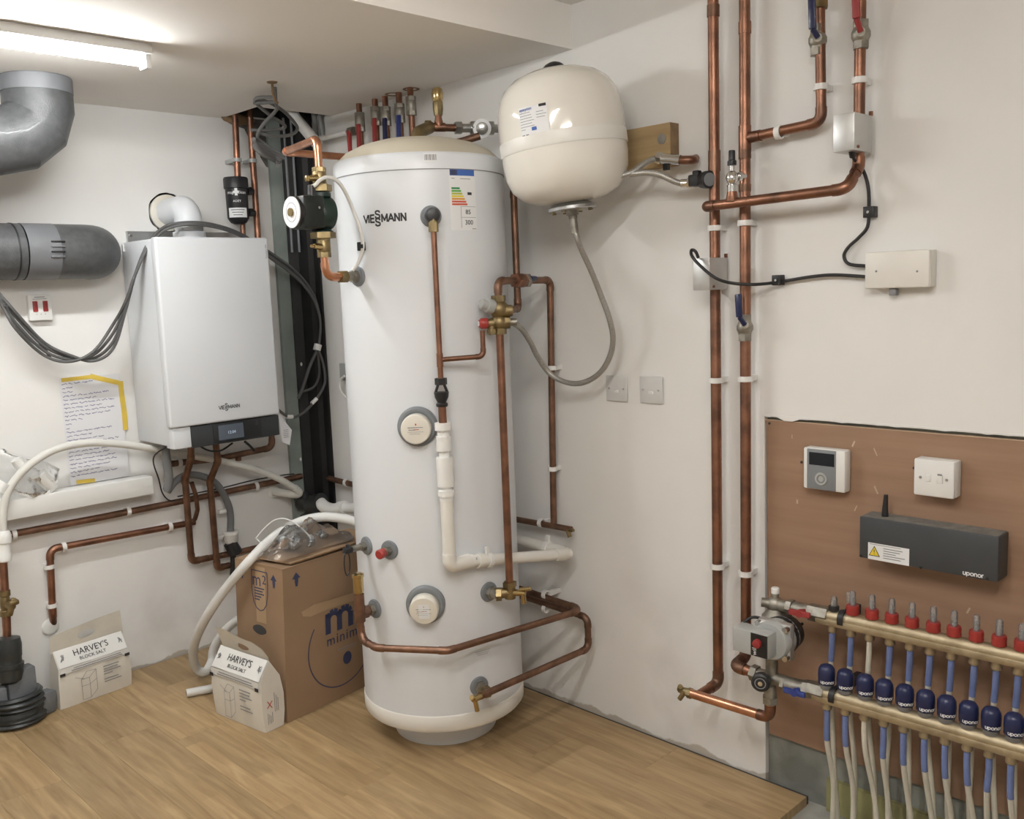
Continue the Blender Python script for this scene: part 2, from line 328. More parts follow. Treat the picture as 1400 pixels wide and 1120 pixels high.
def fix(me, smooth=True, angle=38):
    bm = bmesh.new(); bm.from_mesh(me); bmesh.ops.recalc_face_normals(bm, faces=bm.faces); bm.to_mesh(me); bm.free()
    if smooth:
        me.polygons.foreach_set('use_smooth', [True]*len(me.polygons)); me.set_sharp_from_angle(angle=math.radians(angle))
def tag(o, label=None, cat=None, group=None, kind=None):
    if label: o['label'] = label
    if cat: o['category'] = cat
    if group: o['group'] = group
    if kind: o['kind'] = kind
    return o
def thing(name, label, cat, loc, group=None, kind=None):
    o = bpy.data.objects.new(name, None); o.empty_display_size = 0.02; COL.objects.link(o); o.location = Vector(loc)
    ORG[o.name] = Vector(loc); return tag(o, label, cat, group, kind)
def mk(name, g, m, parent=None, label=None, cat=None, group=None, kind=None, smooth=True, angle=38, flip=False):
    vs = g.v
    if parent is not None: org = ORG[parent.name]
    else:
        lo = [min(p[i] for p in vs) for i in range(3)]; hi = [max(p[i] for p in vs) for i in range(3)]
        org = Vector(((lo[0]+hi[0])/2, (lo[1]+hi[1])/2, lo[2]))
    me = bpy.data.meshes.new(name); me.from_pydata([tuple(p-org) for p in vs], [], g.f); me.update()
    fix(me, smooth, angle); me.materials.append(MATS[m] if isinstance(m, str) else m)
    o = bpy.data.objects.new(name, me); COL.objects.link(o); ORG[o.name] = org
    if parent is not None: o.parent = parent
    else: o.location = org
    return tag(o, label, cat, group, kind)
def dup_part(o, parent, delta):
    """copy of a part (shares its mesh), shifted by delta in the frame of its thing"""
    c = o.copy(); COL.objects.link(c); c.parent = parent; c.location = Vector(o.location)+Vector(delta); ORG[c.name] = ORG[parent.name]+Vector(c.location)
    return c
def text_g(s, size, depth=0.0006, align='CENTER', spacing=1.0, shear=0.0, bold=0.0):
    cu = bpy.data.curves.new('t', 'FONT'); cu.body = s; cu.size = size; cu.align_x = align; cu.align_y = 'CENTER'; cu.extrude = depth/2; cu.space_character = spacing; cu.shear = shear; cu.offset = bold; cu.resolution_u = 3
    o = bpy.data.objects.new('t', cu); COL.objects.link(o); dg = bpy.context.evaluated_depsgraph_get(); me = bpy.data.meshes.new_from_object(o.evaluated_get(dg))
    v = [p.co.copy() for p in me.vertices]; f = [tuple(p.vertices) for p in me.polygons]
    bpy.data.objects.remove(o); bpy.data.curves.remove(cu); bpy.data.meshes.remove(me); return v, f
def txt(name, s, size, m, parent, o, xd, yd, align='CENTER', fn=None, depth=0.0006, spacing=1.0, shear=0.0, bold=0.0, sx=1.0):
    v, f = text_g(s, size, depth, align, spacing, shear, bold); g = G(); xd = Vector(xd).normalized() if xd is not None else None
    if fn is None:
        yd = Vector(yd).normalized(); n = xd.cross(yd); g.add([Vector(o)+xd*p.x*sx+yd*p.y+n*p.z for p in v], f)
    else: g.add([fn(p.x*sx, p.y, p.z) for p in v], f)
    return mk(name, g, m, parent, smooth=False)
def rects_g(o, xd, yd, rects, depth=0.0005):
    """flat printed bars: (x0,y0,x1,y1) in the plane xd, yd"""
    g = G(); n = xd.cross(yd)
    for x0, y0, x1, y1 in rects:
        g.prism([o+xd*x0+yd*y0, o+xd*x1+yd*y0, o+xd*x1+yd*y1, o+xd*x0+yd*y1], n*depth)
    return g
def lines_g(g, o, xd, yd, poly, wdt=0.0012, depth=0.0004):
    """pen line through 2D points of the plane xd, yd"""
    n = xd.cross(yd)
    for (a, b) in zip(poly[:-1], poly[1:]):
        a = Vector(a); b = Vector(b); d = b-a
        if d.length < 1e-6: continue
        q = Vector((-d.y, d.x)).normalized()*wdt/2
        g.prism([o+xd*p.x+yd*p.y for p in (a-q, b-q, b+q, a+q)], n*depth)
    return g
def pipe(name, label, cat, pts, r, m, bend=2.2, elbows=True, parent=None, group=None, seg=14, em=None, loose=False):
    """soldered pipe: the run, and an elbow fitting over every corner"""
    path, arcs = fillet(pts, r*bend)
    root = parent or thing(name, label, cat, min((Vector(p) for p in pts), key=lambda q: q.z), group)
    mk('pipe_run', G().tube(path, r, seg), m, root)
    if elbows:
        for arc, d1, d2 in arcs:
            a = [arc[0]+d1*r*1.0]+arc+[arc[-1]+d2*r*1.0]
            mk('elbow', G().tube(a, r*1.13, seg), em or m, root)
    return root
def hose(name, label, cat, pts, r, m, parent=None, group=None, n=8, seg=10):
    g = G().tube(spline(pts, n), r, seg)
    return mk(name, g, m, parent, label, cat, group)
def collar(parent, a, b, r, m='copper', name='collar', seg=16): return mk(name, G().tube([a, b], r, seg), m, parent)
def clip(parent, c, axis, wall_n, r, m='plastic_white', wd=0.016, depth=0.05):
    """pipe clip: ring round the pipe and a foot back to the wall (wall_n points out of the wall)"""
    c = Vector(c); axis = Vector(axis).normalized(); wn = Vector(wall_n)
    g = G().lathe_ring(c-axis*wd/2, axis, [(r*1.02, 0), (r*1.42, 0), (r*1.42, wd), (r*1.02, wd)], 16)
    side = axis.cross(wn).normalized(); d = max(depth-r*1.2, 0.004)
    R = Matrix((axis, side, wn)).transposed()
    g.box(c-wn*(r*1.2+d/2), (wd, r*1.5, d), R)
    return mk('clip', g, m, parent)
# ================================================================== THE ROOM
HC, HU, YB = 2.40, 2.546, -1.775        # low ceiling, high ceiling, front edge of the low ceiling
XL, YF = -3.7, -5.6                     # far sides of the room (behind the camera)
def S(o): o['kind'] = 'structure'; return o
floor = S(mk('floor', G().bb((XL, YF, -0.16), (0.06, 0.1, -0.030)), 'screed', smooth=False))
pk = {}
row = 0; x1 = -0.014; PWID = 0.1935
while x1 > XL:
    x0 = max(x1-PWID, XL); y = -0.012-random.uniform(0.2, 1.28) if row else -0.9; ys = [-0.012]
    while y > YF: ys.append(y); y -= 1.285
    ys.append(YF)
    for a, b in zip(ys[:-1], ys[1:]):
        segs = [(x0, x1, b, a)]
        if x1 > -0.42:                   # a gap in the boards in front of the heating manifold
            if a < -2.663: continue
            segs = [(x0, x1, max(b, -2.663), a)]
        for q in segs:
            wx, ly = q[1]-q[0]-0.0005, q[3]-q[2]-0.0005
            key = (round(wx, 4), round(ly, 4))
            if key not in pk:
                g = G().box((0, 0, 0), (wx, ly, 0.030), None, 0.0005, 1)
                me = bpy.data.meshes.new('plank'); me.from_pydata([tuple(p) for p in g.v], [], g.f); fix(me); me.materials.append(MATS['laminate']); pk[key] = me
            o = bpy.data.objects.new('plank', pk[key]); COL.objects.link(o); o.parent = floor
            o.location = Vector(((q[0]+q[1])/2, (q[2]+q[3])/2, -0.015))-ORG['floor']
    x1 -= PWID; row += 1
mk('gap_shade_strip', G().bb((-0.0138, -2.66, -0.03), (-0.0006, -0.15, -0.004)), 'void', floor, smooth=False)  # added black strip, paints the shade in the floor gap along the right wall
# back wall with the round flue opening
FLX, FLZ, FLR = -0.668, 1.972, 0.088
bm = bmesh.new()
def loop(pts):
    vs = [bm.verts.new(p) for p in pts]; return vs, [bm.edges.new((vs[i], vs[(i+1) % len(vs)])) for i in range(len(vs))]
v1, e1 = loop([(XL, 0, -0.05), (0.0, 0, -0.05), (0.0, 0, HU+0.1), (XL, 0, HU+0.1)])
circ = [(FLX+FLR*math.cos(2*math.pi*k/32)*(1+0.03*math.sin(5*k)), 0, FLZ+FLR*math.sin(2*math.pi*k/32)*(1+0.03*math.cos(3*k))) for k in range(32)]
v2, e2 = loop(circ)
bmesh.ops.triangle_fill(bm, use_beauty=True, use_dissolve=False, edges=e1+e2)
v3 = [bm.verts.new((p[0], 0.14, p[2])) for p in circ]
for k in range(32): bm.faces.new((v2[k], v2[(k+1) % 32], v3[(k+1) % 32], v3[k]))
bm.faces.new(v3)
v4 = [bm.verts.new((p.co.x, 0.16, p.co.z)) for p in v1]
for k in range(4): bm.faces.new((v1[k], v1[(k+1) % 4], v4[(k+1) % 4], v4[k]))
bm.faces.new(v4)
g = G(); bm.verts.index_update(); g.add([v.co.copy() for v in bm.verts], [[v.index for v in f.verts] for f in bm.faces]); bm.free()
wall_back = S(mk('wall_back', g, 'plaster', smooth=False))
mk('flue_opening', G().lathe_ring((FLX, 0.004, FLZ), Y, [(FLR*1.0, 0), (FLR*1.0, 0.13), (0.002, 0.13), (0.002, 0.125), (FLR*0.985, 0.125), (FLR*0.985, 0)], 32), 'void', wall_back)
pts = [BW(x, y, 0.0015) for x, y in ((304, 163), (318, 171), (334, 176), (341, 190), (352, 197), (356, 215), (364, 228), (374, 232), (385, 228), (385, 165), (345, 163))]
mk('bare_patch', G().prism(pts, (0, 0.0012, 0)), 'bare_plaster', wall_back, smooth=False)
# right wall: plaster, cut away low down where the manifold board hangs
YC = -2.512; ZB = 1.176
wall_right = S(mk('wall_right', G().bb((0, YC, -0.05), (0.16, 0.16, HU+0.1)), 'plaster', smooth=False))
wall_right_upper = S(mk('wall_right_upper', G().bb((0, YF, ZB), (0.16, YC, HU+0.1)), 'plaster', smooth=False))
S(mk('wall_right_recess', G().bb((0.018, YF, -0.05), (0.16, YC-0.001, ZB)), 'concrete', smooth=False))
# torn plaster along the cut over the board
rag = []
n = 46
for k in range(n+1):
    yy = -2.50-k*(1.2/n); rag.append((yy, ZB+0.002-0.004*abs(math.sin(k*1.7)*math.cos(k*0.61))-(0.010 if k in (3, 4) else 0)))
g = G().prism([(-0.0015, a, b) for a, b in rag]+[(-0.0015, rag[-1][0], ZB+0.006), (-0.0015, rag[0][0], ZB+0.006)], (0.02, 0, 0))
mk('torn_edge', g, 'plaster', wall_right_upper, smooth=False)
# low ceiling with the opening in the corner, its front edge is the bulkhead
HX, HY = -0.381, -0.312
g = G().bb((XL, YB, HC), (HX, 0.0, HU+0.05)).bb((HX, YB, HC), (0.0, HY, HU+0.05))
ceiling = S(mk('ceiling', g, 'ceiling_paint', smooth=False))
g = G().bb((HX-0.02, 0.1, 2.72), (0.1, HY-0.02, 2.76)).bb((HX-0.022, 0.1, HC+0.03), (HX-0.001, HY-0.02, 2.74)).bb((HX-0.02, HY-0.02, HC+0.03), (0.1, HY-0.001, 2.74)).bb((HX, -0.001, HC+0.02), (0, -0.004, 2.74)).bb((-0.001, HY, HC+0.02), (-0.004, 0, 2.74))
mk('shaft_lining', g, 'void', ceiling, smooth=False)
S(mk('ceiling_upper', G().bb((XL, YF, HU), (0, YB+0.001, HU+0.08)), 'ceiling_paint', smooth=False))
S(mk('wall_left', G().bb((XL-0.1, YF, -0.05), (XL, 0.1, HU+0.1)), 'plaster_grey', smooth=False))
S(mk('wall_front', G().bb((XL, YF-0.1, -0.05), (0.1, YF, HU+0.1)), 'plaster_grey', smooth=False))
# plywood board behind the manifold
bt = thing('plywood_board', 'brown plywood board fixed to the wall behind the manifold', 'board', (0.0, -3.3, 0.15))
g = G().prism([(0.004, YC-0.012, 0.155), (0.004, -4.4, 0.155), (0.004, -4.4, ZB-0.010), (0.004, YC+0.006, ZB-0.010), (0.004, YC-0.004, ZB-0.022)], (0.013, 0, 0))
mk('panel', g, 'ply', bt, smooth=False)
mk('top_edge', G().bb((0.0035, -4.4, ZB-0.0115), (0.016, YC+0.004, ZB-0.0095)), 'ply_edge', bt, smooth=False)
for q in ((1052, 579), (1096, 632), (1250, 640)):
    pt = RW(q[0], q[1], -0.004); mk('screw', G().cyl(pt, pt-X*0.0015, 0.004, seg=10), 'plastic_black', bt)
for k, q in enumerate(((1083, 597), (1167, 607), (1197, 618), (1090, 686), (1170, 695), (1198, 670), (1040, 655), (1324, 835))):
    pt = RW(q[0], q[1], -0.004); R = Matrix.Rotation(0.5*math.sin(k*2.1), 3, 'X'); mk('scratch', G().box(pt-X*0.0004, (0.0008, 0.003+0.002*(k % 2), 0.012+0.006*(k % 3)), R), 'ply_edge', bt, smooth=False)
# steel column boxed into the corner
cl = thing('steel_column', 'black steel column with a grey green flange in the corner of the room', 'column', (-0.08, -0.06, 0))
poly = [(-0.100, -0.002), (-0.100, -0.030), (-0.058, -0.046), (-0.040, -0.100), (-0.016, -0.110), (-0.012, -0.146), (-0.001, -0.146), (-0.001, -0.002)]
mk('web', G().prism([(a, b, -0.03) for a, b in poly], (0, 0, 2.62)), 'steel_black', cl, smooth=False)
mk('flange', G().bb((-0.163, -0.022, -0.03), (-0.100, -0.001, 2.42)), 'steel_green', cl, smooth=False)
random.seed(3)
for q in ((421, 327), (424, 365), (425, 440), (429, 452), (412, 498), (411, 628)):
    pt = BW(q[0], q[1], 0.05); d = (CAM-pt).normalized(); pt = pt+d*0.02
    mk('paint_fleck', G().ball(pt, 0.006, 8, (1, 0.5, 1.6)), 'plastic_white', cl)
for cx0, cy0 in ((-0.098, -0.056), (-0.070, -0.075)): mk('conduit', G().cyl((cx0, cy0, 1.80), (cx0, cy0, 2.42), 0.006, seg=10), 'plastic_grey', cl)
# ------------------------------------------------------------------ lamps
def batten(name, label, c, half, tube_m, d=X, hz=0.042, rr=0.024):
    t = thing(name, label, 'lamp', (c[0], c[1], c[2]-hz-rr)); c = Vector(c)
    s = d.cross(Z)
    R = Matrix((d, s, Z)).transposed()
    mk('housing', G().box(c-Z*0.016, (half*2, 0.07, 0.032), R, 0.004), 'plastic_white', t)
    mk('tube', G().tube([c-d*(half-0.02)-Z*hz, c+d*(half-0.02)-Z*hz], rr, 16), tube_m, t)
    for s_ in (-1, 1): mk('end_cap', G().box(c+d*(half-0.012)*s_-Z*0.045, (0.02, 0.05, 0.06), R, 0.004), 'plastic_white', t)
    return t
batten('batten_lamp', 'lit white tube lamp on the low ceiling above the round grey ducts', (-1.775, -1.0, HC), 0.62, 'tube_light')
for yy, nm in ((-3.0, 'lit white tube lamp on the higher ceiling nearest the bulkhead'), (-3.9, 'lit white tube lamp on the higher ceiling farthest from the bulkhead')):
    batten('batten_lamp', nm, (-2.1, yy, HU), 0.62, 'tube_room')
# ================================================================== HOT WATER CYLINDER
cyl = thing('hot_water_cylinder', 'tall white hot water cylinder standing in the middle of the room', 'water tank', (AX, AY, 0))
AO = Vector((AX, AY, 0))
mk('plinth', G().lathe(AO, Z, [(0.186, 0.0), (0.190, 0.01), (0.192, 0.11)], 48), 'enamel', cyl)
mk('base_ring', G().lathe(AO, Z, [(0.19, 0.093), (0.270, 0.094), (0.286, 0.098), (0.2935, 0.108), (0.2942, 0.154), (0.2915, 0.158)], 72), 'enamel_cream', cyl)
mk('body', G().lathe(AO, Z, [(0.291, 0.15), (0.291, 1.985)], 96), 'enamel', cyl)
mk('lid', G().lathe(AO, Z, [(0.2925, 1.978), (0.2925, 2.020), (0.288, 2.029), (0.278, 2.034)], 96), 'enamel', cyl)
mk('lid_seam', G().lathe_ring(AO, Z, [(0.290, 1.9755), (0.2931, 1.9755), (0.2931, 1.978), (0.290, 1.978)], 96), 'ink_grey', cyl)
mk('dome', G().lathe(AO, Z, [(0.284, 2.030), (0.25, 2.062), (0.2, 2.086), (0.14, 2.102), (0.07, 2.110), (0.0, 2.112)], 72), 'lid_cream', cyl)
def cfn(th0, z0, off=0.0006): 
    return lambda u, v, ww: CP(th0+u/AR, off+ww, z0+v)
def patch(name, th0, z0, wd, ht, m, off=0.0006, n=10, parent=None):
    f = cfn(th0, z0, off); g = G().grid(lambda a, b: f((a-0.5)*wd, (b-0.5)*ht, 0), n, 2); return mk(name, g, m, parent or cyl)
GLYPH = {'V': [[(0, 1), (.39, 0), (.78, 1)]], 'I': [[(.12, 0), (.12, 1)]], 'E': [[(.68, 1), (.1, 1), (.1, 0), (.68, 0)], [(.1, .52), (.62, .52)]],
         'S': [[(.72, .80), (.66, .96), (.5, 1.0), (.26, 1.0), (.1, .92), (.08, .74), (.16, .60), (.34, .53), (.54, .47), (.70, .38), (.74, .22), (.68, .06), (.5, 0), (.24, 0), (.08, .08), (.06, .22)]],
         'M': [[(.08, 0), (.08, 1), (.48, .18), (.88, 1), (.88, 0)]], 'A': [[(0, 0), (.4, 1), (.8, 0)], [(.16, .32), (.64, .32)]], 'N': [[(.1, 0), (.1, 1), (.72, 0), (.72, 1)]]}
def viess(parent, fn, h, m):
    """the maker's mark: bold letters with the two S stacked one above the other"""
    ADV = {'V': .80, 'I': .34, 'E': .88, 'S': 1.0, 'M': 1.06, 'A': .90, 'N': .92}
    tot = sum(ADV[c] for c in 'VIESMANN'); u = -tot*h/2
    for c in 'VIESMANN':
        for dy in ((-1.02, 0.04) if c == 'S' else (-0.5,)):
            g = G(); wq = h*(0.10 if h < 0.02 else 0.12)
            for poly in GLYPH[c]:
                pts = [Vector((u+a*h, (b*(0.98 if c == 'S' else 1)+dy)*h)) for a, b in poly]
                for a, b in zip(pts[:-1], pts[1:]):
                    d = (b-a).normalized(); q_ = Vector((-d.y, d.x))*wq; a = a-d*wq*0.6; b = b+d*wq*0.6
                    g.add([fn(p.x, p.y, 0.0003) for p in (a-q_, b-q_, b+q_, a+q_)], [(0, 1, 2, 3)])
            mk('lettering', g, m, parent, smooth=False)
        u += ADV[c]*h
q = CY(525, 298); viess(cyl, cfn(ang(q), q.z, 0.0004), 0.0226, 'ink_black')
# energy label
a, b = CY(613, 230), CY(652, 315); th = (ang(a)+ang(b))/2; z0 = (a.z+b.z)/2; wd = (ang(b)-ang(a))*AR; ht = a.z-b.z
el = patch('energy_label', th, z0, wd, ht, 'sticker', 0.0005)
def erect(name, x0, y0, x1, y1, m): return patch(name, th+((x0+x1)/2-0.5)*wd/AR, z0+((y0+y1)/2-0.5)*ht, (x1-x0)*wd, (y1-y0)*ht, m, 0.0011, 4, el)
erect('blue_header', 0.03, 0.885, 0.97, 0.985, 'eu_blue'); erect('flag_panel', 0.05, 0.893, 0.30, 0.977, 'ink_blue')
for k, (m_, ln) in enumerate((('g1', .30), ('g2', .35), ('g3', .39), ('y1', .44), ('o1', .48), ('r1', .53), ('r1', .57))):
    erect('grade_bar', 0.07, 0.665-k*0.043, 0.07+ln, 0.695-k*0.043, m_)
erect('grade_arrow', 0.66, 0.575, 0.83, 0.62, 'ink_black')
erect('text_bar', 0.08, 0.835, 0.2, 0.845, 'ink_grey'); erect('text_bar', 0.4, 0.83, 0.8, 0.84, 'ink_grey'); erect('text_bar', 0.8, 0.02, 0.97, 0.03, 'ink_grey')
for yy in (0.21, 0.385): erect('frame_line', 0.38, yy-0.003, 0.97, yy+0.003, 'ink_grey')
erect('frame_line', 0.38, 0.04, 0.395, 0.385, 'ink_grey')
txt('lettering', '85', 0.021, 'ink_black', el, None, None, None, fn=lambda u, v, q: CP(th+(u+0.16*wd)/AR, 0.0012+q, z0+v-0.205*ht))
txt('lettering', '300', 0.021, 'ink_black', el, None, None, None, fn=lambda u, v, q: CP(th+(u+0.18*wd)/AR, 0.0012+q, z0+v-0.375*ht))
q = CY(588, 215); bl = patch('barcode_label', ang(q), q.z, 0.045, 0.026, 'sticker', 0.002)
for k in range(11): patch('bar', ang(q)+(-0.018+k*0.0036)/AR, q.z, 0.0012+0.0008*(k % 3), 0.018, 'ink_grey', 0.0026, 1, bl)
q = CY(660, 890); 
for k in range(3): patch('print_line', ang(q), q.z-k*0.006, 0.06-0.01*k, 0.0014, 'ink_grey', 0.0006)
def radial(th): return Vector((math.cos(th), math.sin(th), 0))
def port(px, py, r=0.031, stub=0.045, sm='nickel', sr=0.015, nut=True):
    """grey rosette on the jacket with a threaded outlet"""
    q = CY(px, py); th = ang(q); d = radial(th); c = CP(th, -0.004, q.z)
    p_ = mk('rosette', G().lathe(c, d, [(r, 0), (r, 0.008), (r*0.93, 0.012), (r*0.5, 0.013)], 28), 'rosette', cyl)
    g = G().cyl(c+d*0.005, c+d*(stub+0.004), sr, seg=16)
    if nut: g.hexnut(c+d*0.012, c+d*0.03, sr*1.35)
    mk('outlet', g, sm, p_)
    return c+d*stub, d, th
P_TP = port(589, 296, 0.034, 0.05, 'plastic_grey', 0.02)
P_RED = port(533, 752, 0.033, 0.05, 'nickel', 0.013)
P_L1 = port(502, 746, 0.032, 0.06, 'nickel', 0.011)
P_L2 = port(513, 832, 0.033, 0.05, 'nickel', 0.015)
P_R1 = port(668, 809, 0.034, 0.055, 'nickel', 0.016)
P_R2 = port(655, 938, 0.034, 0.055, 'nickel', 0.016)
P_PU = port(490, 378, 0.033, 0.05, 'nickel', 0.016)
mk('red_cap', G().lathe(P_RED[0]-P_RED[1]*0.01, P_RED[1], [(0.014, 0), (0.0165, 0.003), (0.0165, 0.024), (0.013, 0.028)], 18), 'red', cyl)
def stat(px, py, tilt):
    q = CY(px, py); th = ang(q); d = radial(th); c = CP(th, -0.008, q.z); u = Vector((-math.sin(th), math.cos(th), 0))
    h = mk('immersion_flange', G().lathe(c, d, [(0.066, 0), (0.066, 0.014), (0.060, 0.02), (0.047, 0.021)], 40), 'plastic_midgrey' if 0 else 'rosette', cyl)
    mk('rim', G().lathe_ring(c+d*0.016, d, [(0.052, 0), (0.060, 0), (0.060, 0.008), (0.052, 0.008)], 40), 'plastic_grey', h)
    dd = (d+Z*tilt).normalized()
    k = mk('cover', G().lathe(c+d*0.014-Z*0.004, dd, [(0.046, 0), (0.049, 0.004), (0.049, 0.035), (0.046, 0.041), (0.04, 0.042)], 40), 'plastic_cream', cyl)
    o = c-Z*0.004+d*0.014+dd*0.0425; up = (Z-dd*Z.dot(dd)).normalized(); xr = up.cross(dd)
    mk('print', rects_g(o, xr, up, [(-0.025, 0.006, 0.025, 0.008), (-0.022, -0.002, 0.0, 0.0), (-0.025, -0.008, 0.026, -0.007), (-0.02, -0.014, 0.015, -0.013)]), 'ink_grey', k, smooth=False)
    mk('print', rects_g(o, xr, up, [(-0.006, -0.001, 0.012, 0.001), (0.0, 0.014, 0.004, 0.02)]), 'ink_red', k, smooth=False)
    return k, o, xr, up
stat(571, 583, 0.0)
k_, o_, x_, u_ = stat(582, 826, -0.12)
mk('plate', rects_g(o_+u_*0.002, x_, u_, [(-0.016, -0.028, 0.020, 0.022)]), 'sticker', k_, smooth=False)
# ================================================================== BOILER
bo = thing('boiler', 'white wall hung boiler with a black control panel', 'boiler', (-0.66, -0.18, 1.0))
XA, XB_, YFb = -0.909, -0.412, -0.380
mk('casing', G().bb((XA+0.012, -0.02, 1.002), (XB_-0.010, -0.345, 1.842), 0.012), 'enamel', bo)
fp = mk('front_panel', G().bb((XA, -0.335, 1.084), (XB_, YFb, 1.845), 0.010, 3), 'enamel', bo)
xc = BW(262, 600, 0.37).x
lower = mk('lower_trim', G().bb((XA+0.012, -0.30, 0.996), (xc, -0.368, 1.082), 0.004), 'enamel', bo)
cp_ = mk('control_panel', G().bb((xc, -0.30, 0.992), (XB_-0.004, -0.372, 1.081), 0.004), 'panel_grey', bo)
xs0, xs1 = BW(292, 600, 0.373).x, BW(358, 590, 0.373).x
mk('display_glass', G().bb((xs0, -0.36, 0.997), (xs1, -0.3745, 1.080), 0.002), 'panel_black', cp_)
xs2, xs3 = BW(299, 592, 0.375).x, BW(333, 588, 0.375).x
mk('screen', G().bb((xs2, -0.37, 1.008), (xs3, -0.3753, 1.070)), 'lcd', cp_, smooth=False)
txt('lettering', '12:04', 0.017, 'lcd_text', cp_, Vector(((xs2+xs3)/2+0.002, -0.3756, 1.036)), X, Z)
mk('knob', G().lathe(Vector((xs1-0.022, -0.373, 1.060)), -Y, [(0.008, 0), (0.008, 0.004)], 16), 'panel_grey', cp_)
q = BW(314, 556, 0.381); viess(fp, lambda u, v, ww: Vector((q.x+u, -0.3803-ww, q.z+v)), 0.0142, 'ink_black')
q = BW(364, 344, 0.381); txt('lettering', 'Vitodens 200', 0.011, 'ink_grey', fp, Vector((q.x, -0.3803, q.z)), Z, -X)
# hanging bracket behind the boiler
br = thing('boiler_bracket', 'grey metal mounting rail on the wall behind the white boiler', 'bracket', (-0.7, -0.02, 1.83))
a, b = BW(174, 316, 0.02), BW(333, 318, 0.02)
mk('rail', G().bb((a.x, -0.001, 1.80), (b.x, -0.02, a.z)), 'steel', br, smooth=False)
for xx in (a.x+0.012, b.x-0.012): mk('screw', G().hexnut((xx, -0.02, a.z-0.02), (xx, -0.026, a.z-0.02), 0.007), 'chrome', br)
# ================================================================== FLUE
fl = thing('boiler_flue', 'white flue pipe bending from the boiler top into the wall', 'flue', (-0.676, -0.2, 1.845))
fx = -0.676
mk('collar', G().lathe((fx, -0.2, 1.842), Z, [(0.072, 0), (0.072, 0.012), (0.066, 0.014), (0.066, 0.035), (0.060, 0.038)], 32), 'enamel', fl)
path, _ = fillet([(fx, -0.2, 1.86), (fx, -0.2, 1.978), (fx+0.004, 0.10, 1.972)], 0.085, 14)
mk('elbow', G().tube(path, 0.056, 28), 'enamel', fl)
mk('wall_seal', G().lathe_ring((fx+0.002, -0.002, 1.972), -Y, [(0.055, 0), (0.078, 0), (0.078, 0.012), (0.066, 0.02), (0.055, 0.02)], 32), 'plastic_cream', fl)
mk('clamp_band', G().lathe_ring((fx, -0.2, 1.885), Z, [(0.055, 0), (0.0585, 0), (0.0585, 0.02), (0.055, 0.02)], 32), 'aluminium', fl)
# ================================================================== EXPANSION VESSEL
EV = Vector((-0.262, -1.955, 2.058)); 
axv = (Z*math.cos(0.10)-RGT*math.sin(0.10)).normalized()
ev = thing('expansion_vessel', 'cream round expansion vessel hanging beside the hot water cylinder', 'pressure vessel', EV-Z*0.26)
RV, HV = 0.199, 0.210
prof = [(0.0, -.205), (.07, -.203), (.118, -.194), (.155, -.176), (.180, -.150), (.194, -.115), (.199, -.07), (.199, -.02), (.199, .05), (.196, .09), (.186, .128), (.168, .158), (.136, .184), (.095, .200), (.045, .208), (0.0, .210)]
mk('shell', G().lathe(EV, axv, prof, 64), 'vessel_cream', ev, angle=60)
mk('seam_band', G().lathe_ring(EV-axv*0.042, axv, [(RV*0.98, 0), (RV*1.008, 0.0), (RV*1.012, 0.003), (RV*1.012, 0.038), (RV*1.008, 0.041), (RV*0.98, 0.041)], 64), 'enamel_cream', ev)
mk('top_cap', G().lathe(EV+axv*(HV-0.004), axv, [(0.040, -0.006), (0.037, 0.010), (0.026, 0.020), (0.012, 0.026)], 9), 'plastic_black', ev)
mk('flange', G().lathe(EV-axv*(HV+0.018), axv, [(0.075, 0), (0.078, 0.003), (0.078, 0.012), (0.06, 0.022), (0.05, 0.026)], 32), 'steel', ev)
u_, w_ = basis(axv)
for k in range(8):
    t = k*math.pi/4+0.3; c = EV-axv*(HV+0.022)+(u_*math.cos(t)+w_*math.sin(t))*0.064
    mk('bolt', G().hexnut(c, c+axv*0.012, 0.008), 'brass', ev)
tail = EV-axv*(HV+0.018)
mk('tailpiece', G().hexnut(tail-axv*0.014, tail, 0.021).cyl(tail-axv*0.026, tail-axv*0.012, 0.014, seg=16), 'nickel', ev)
# vessel label (curved)
def vfn(px, py):
    q = PL(px, py, EV, (CAM-EV).normalized()); return q
vd = (CAM-EV); vd = (vd-axv*vd.dot(axv)).normalized(); vx = axv.cross(vd)
def vp(u, v, ww): 
    t = u/RV; r = next((a_[0]+(b_[0]-a_[0])*(v-a_[1])/(b_[1]-a_[1]) for a_, b_ in zip(prof[:-1], prof[1:]) if a_[1] <= v <= b_[1]), RV)
    return EV+(vd*math.cos(t)+vx*math.sin(t))*(r+0.0012+ww)+axv*v
lu, lv = -0.082, 0.036
mk('label', G().grid(lambda a, b: vp(lu+(a-0.5)*0.094, lv+(b-0.5)*0.088, 0), 8, 6), 'sticker', ev)
lab = bpy.data.objects['label']
txt('lettering', 'aquasystem', 0.013, 'eu_blue', lab, None, None, None, 'LEFT', fn=lambda u, v, ww: vp(lu-0.045+u*0.72, lv+0.037+v, 0.0008+ww))
def vrect(x0, y0, x1, y1, m): mk('print', G().grid(lambda a, b: vp(lu+x0+(x1-x0)*a, lv+y0+(y1-y0)*b, 0.0006), 3, 2), m, lab)
vrect(0.022, 0.036, 0.045, 0.044, 'ink_black')
random.seed(5)
for k in range(7):
    vrect(-0.045, 0.026-k*0.008, -0.045+random.uniform(0.015, 0.05), 0.0275-k*0.008, 'ink_grey')
for k in range(3): vrect(0.012, 0.022-k*0.008, 0.012+random.uniform(0.015, 0.032), 0.0235-k*0.008, 'ink_grey')
vrect(-0.008, -0.028, 0.008, -0.018, 'eu_blue'); vrect(-0.044, -0.043, -0.034, -0.036, 'ink_black'); vrect(-0.03, -0.043, -0.02, -0.036, 'ink_black')
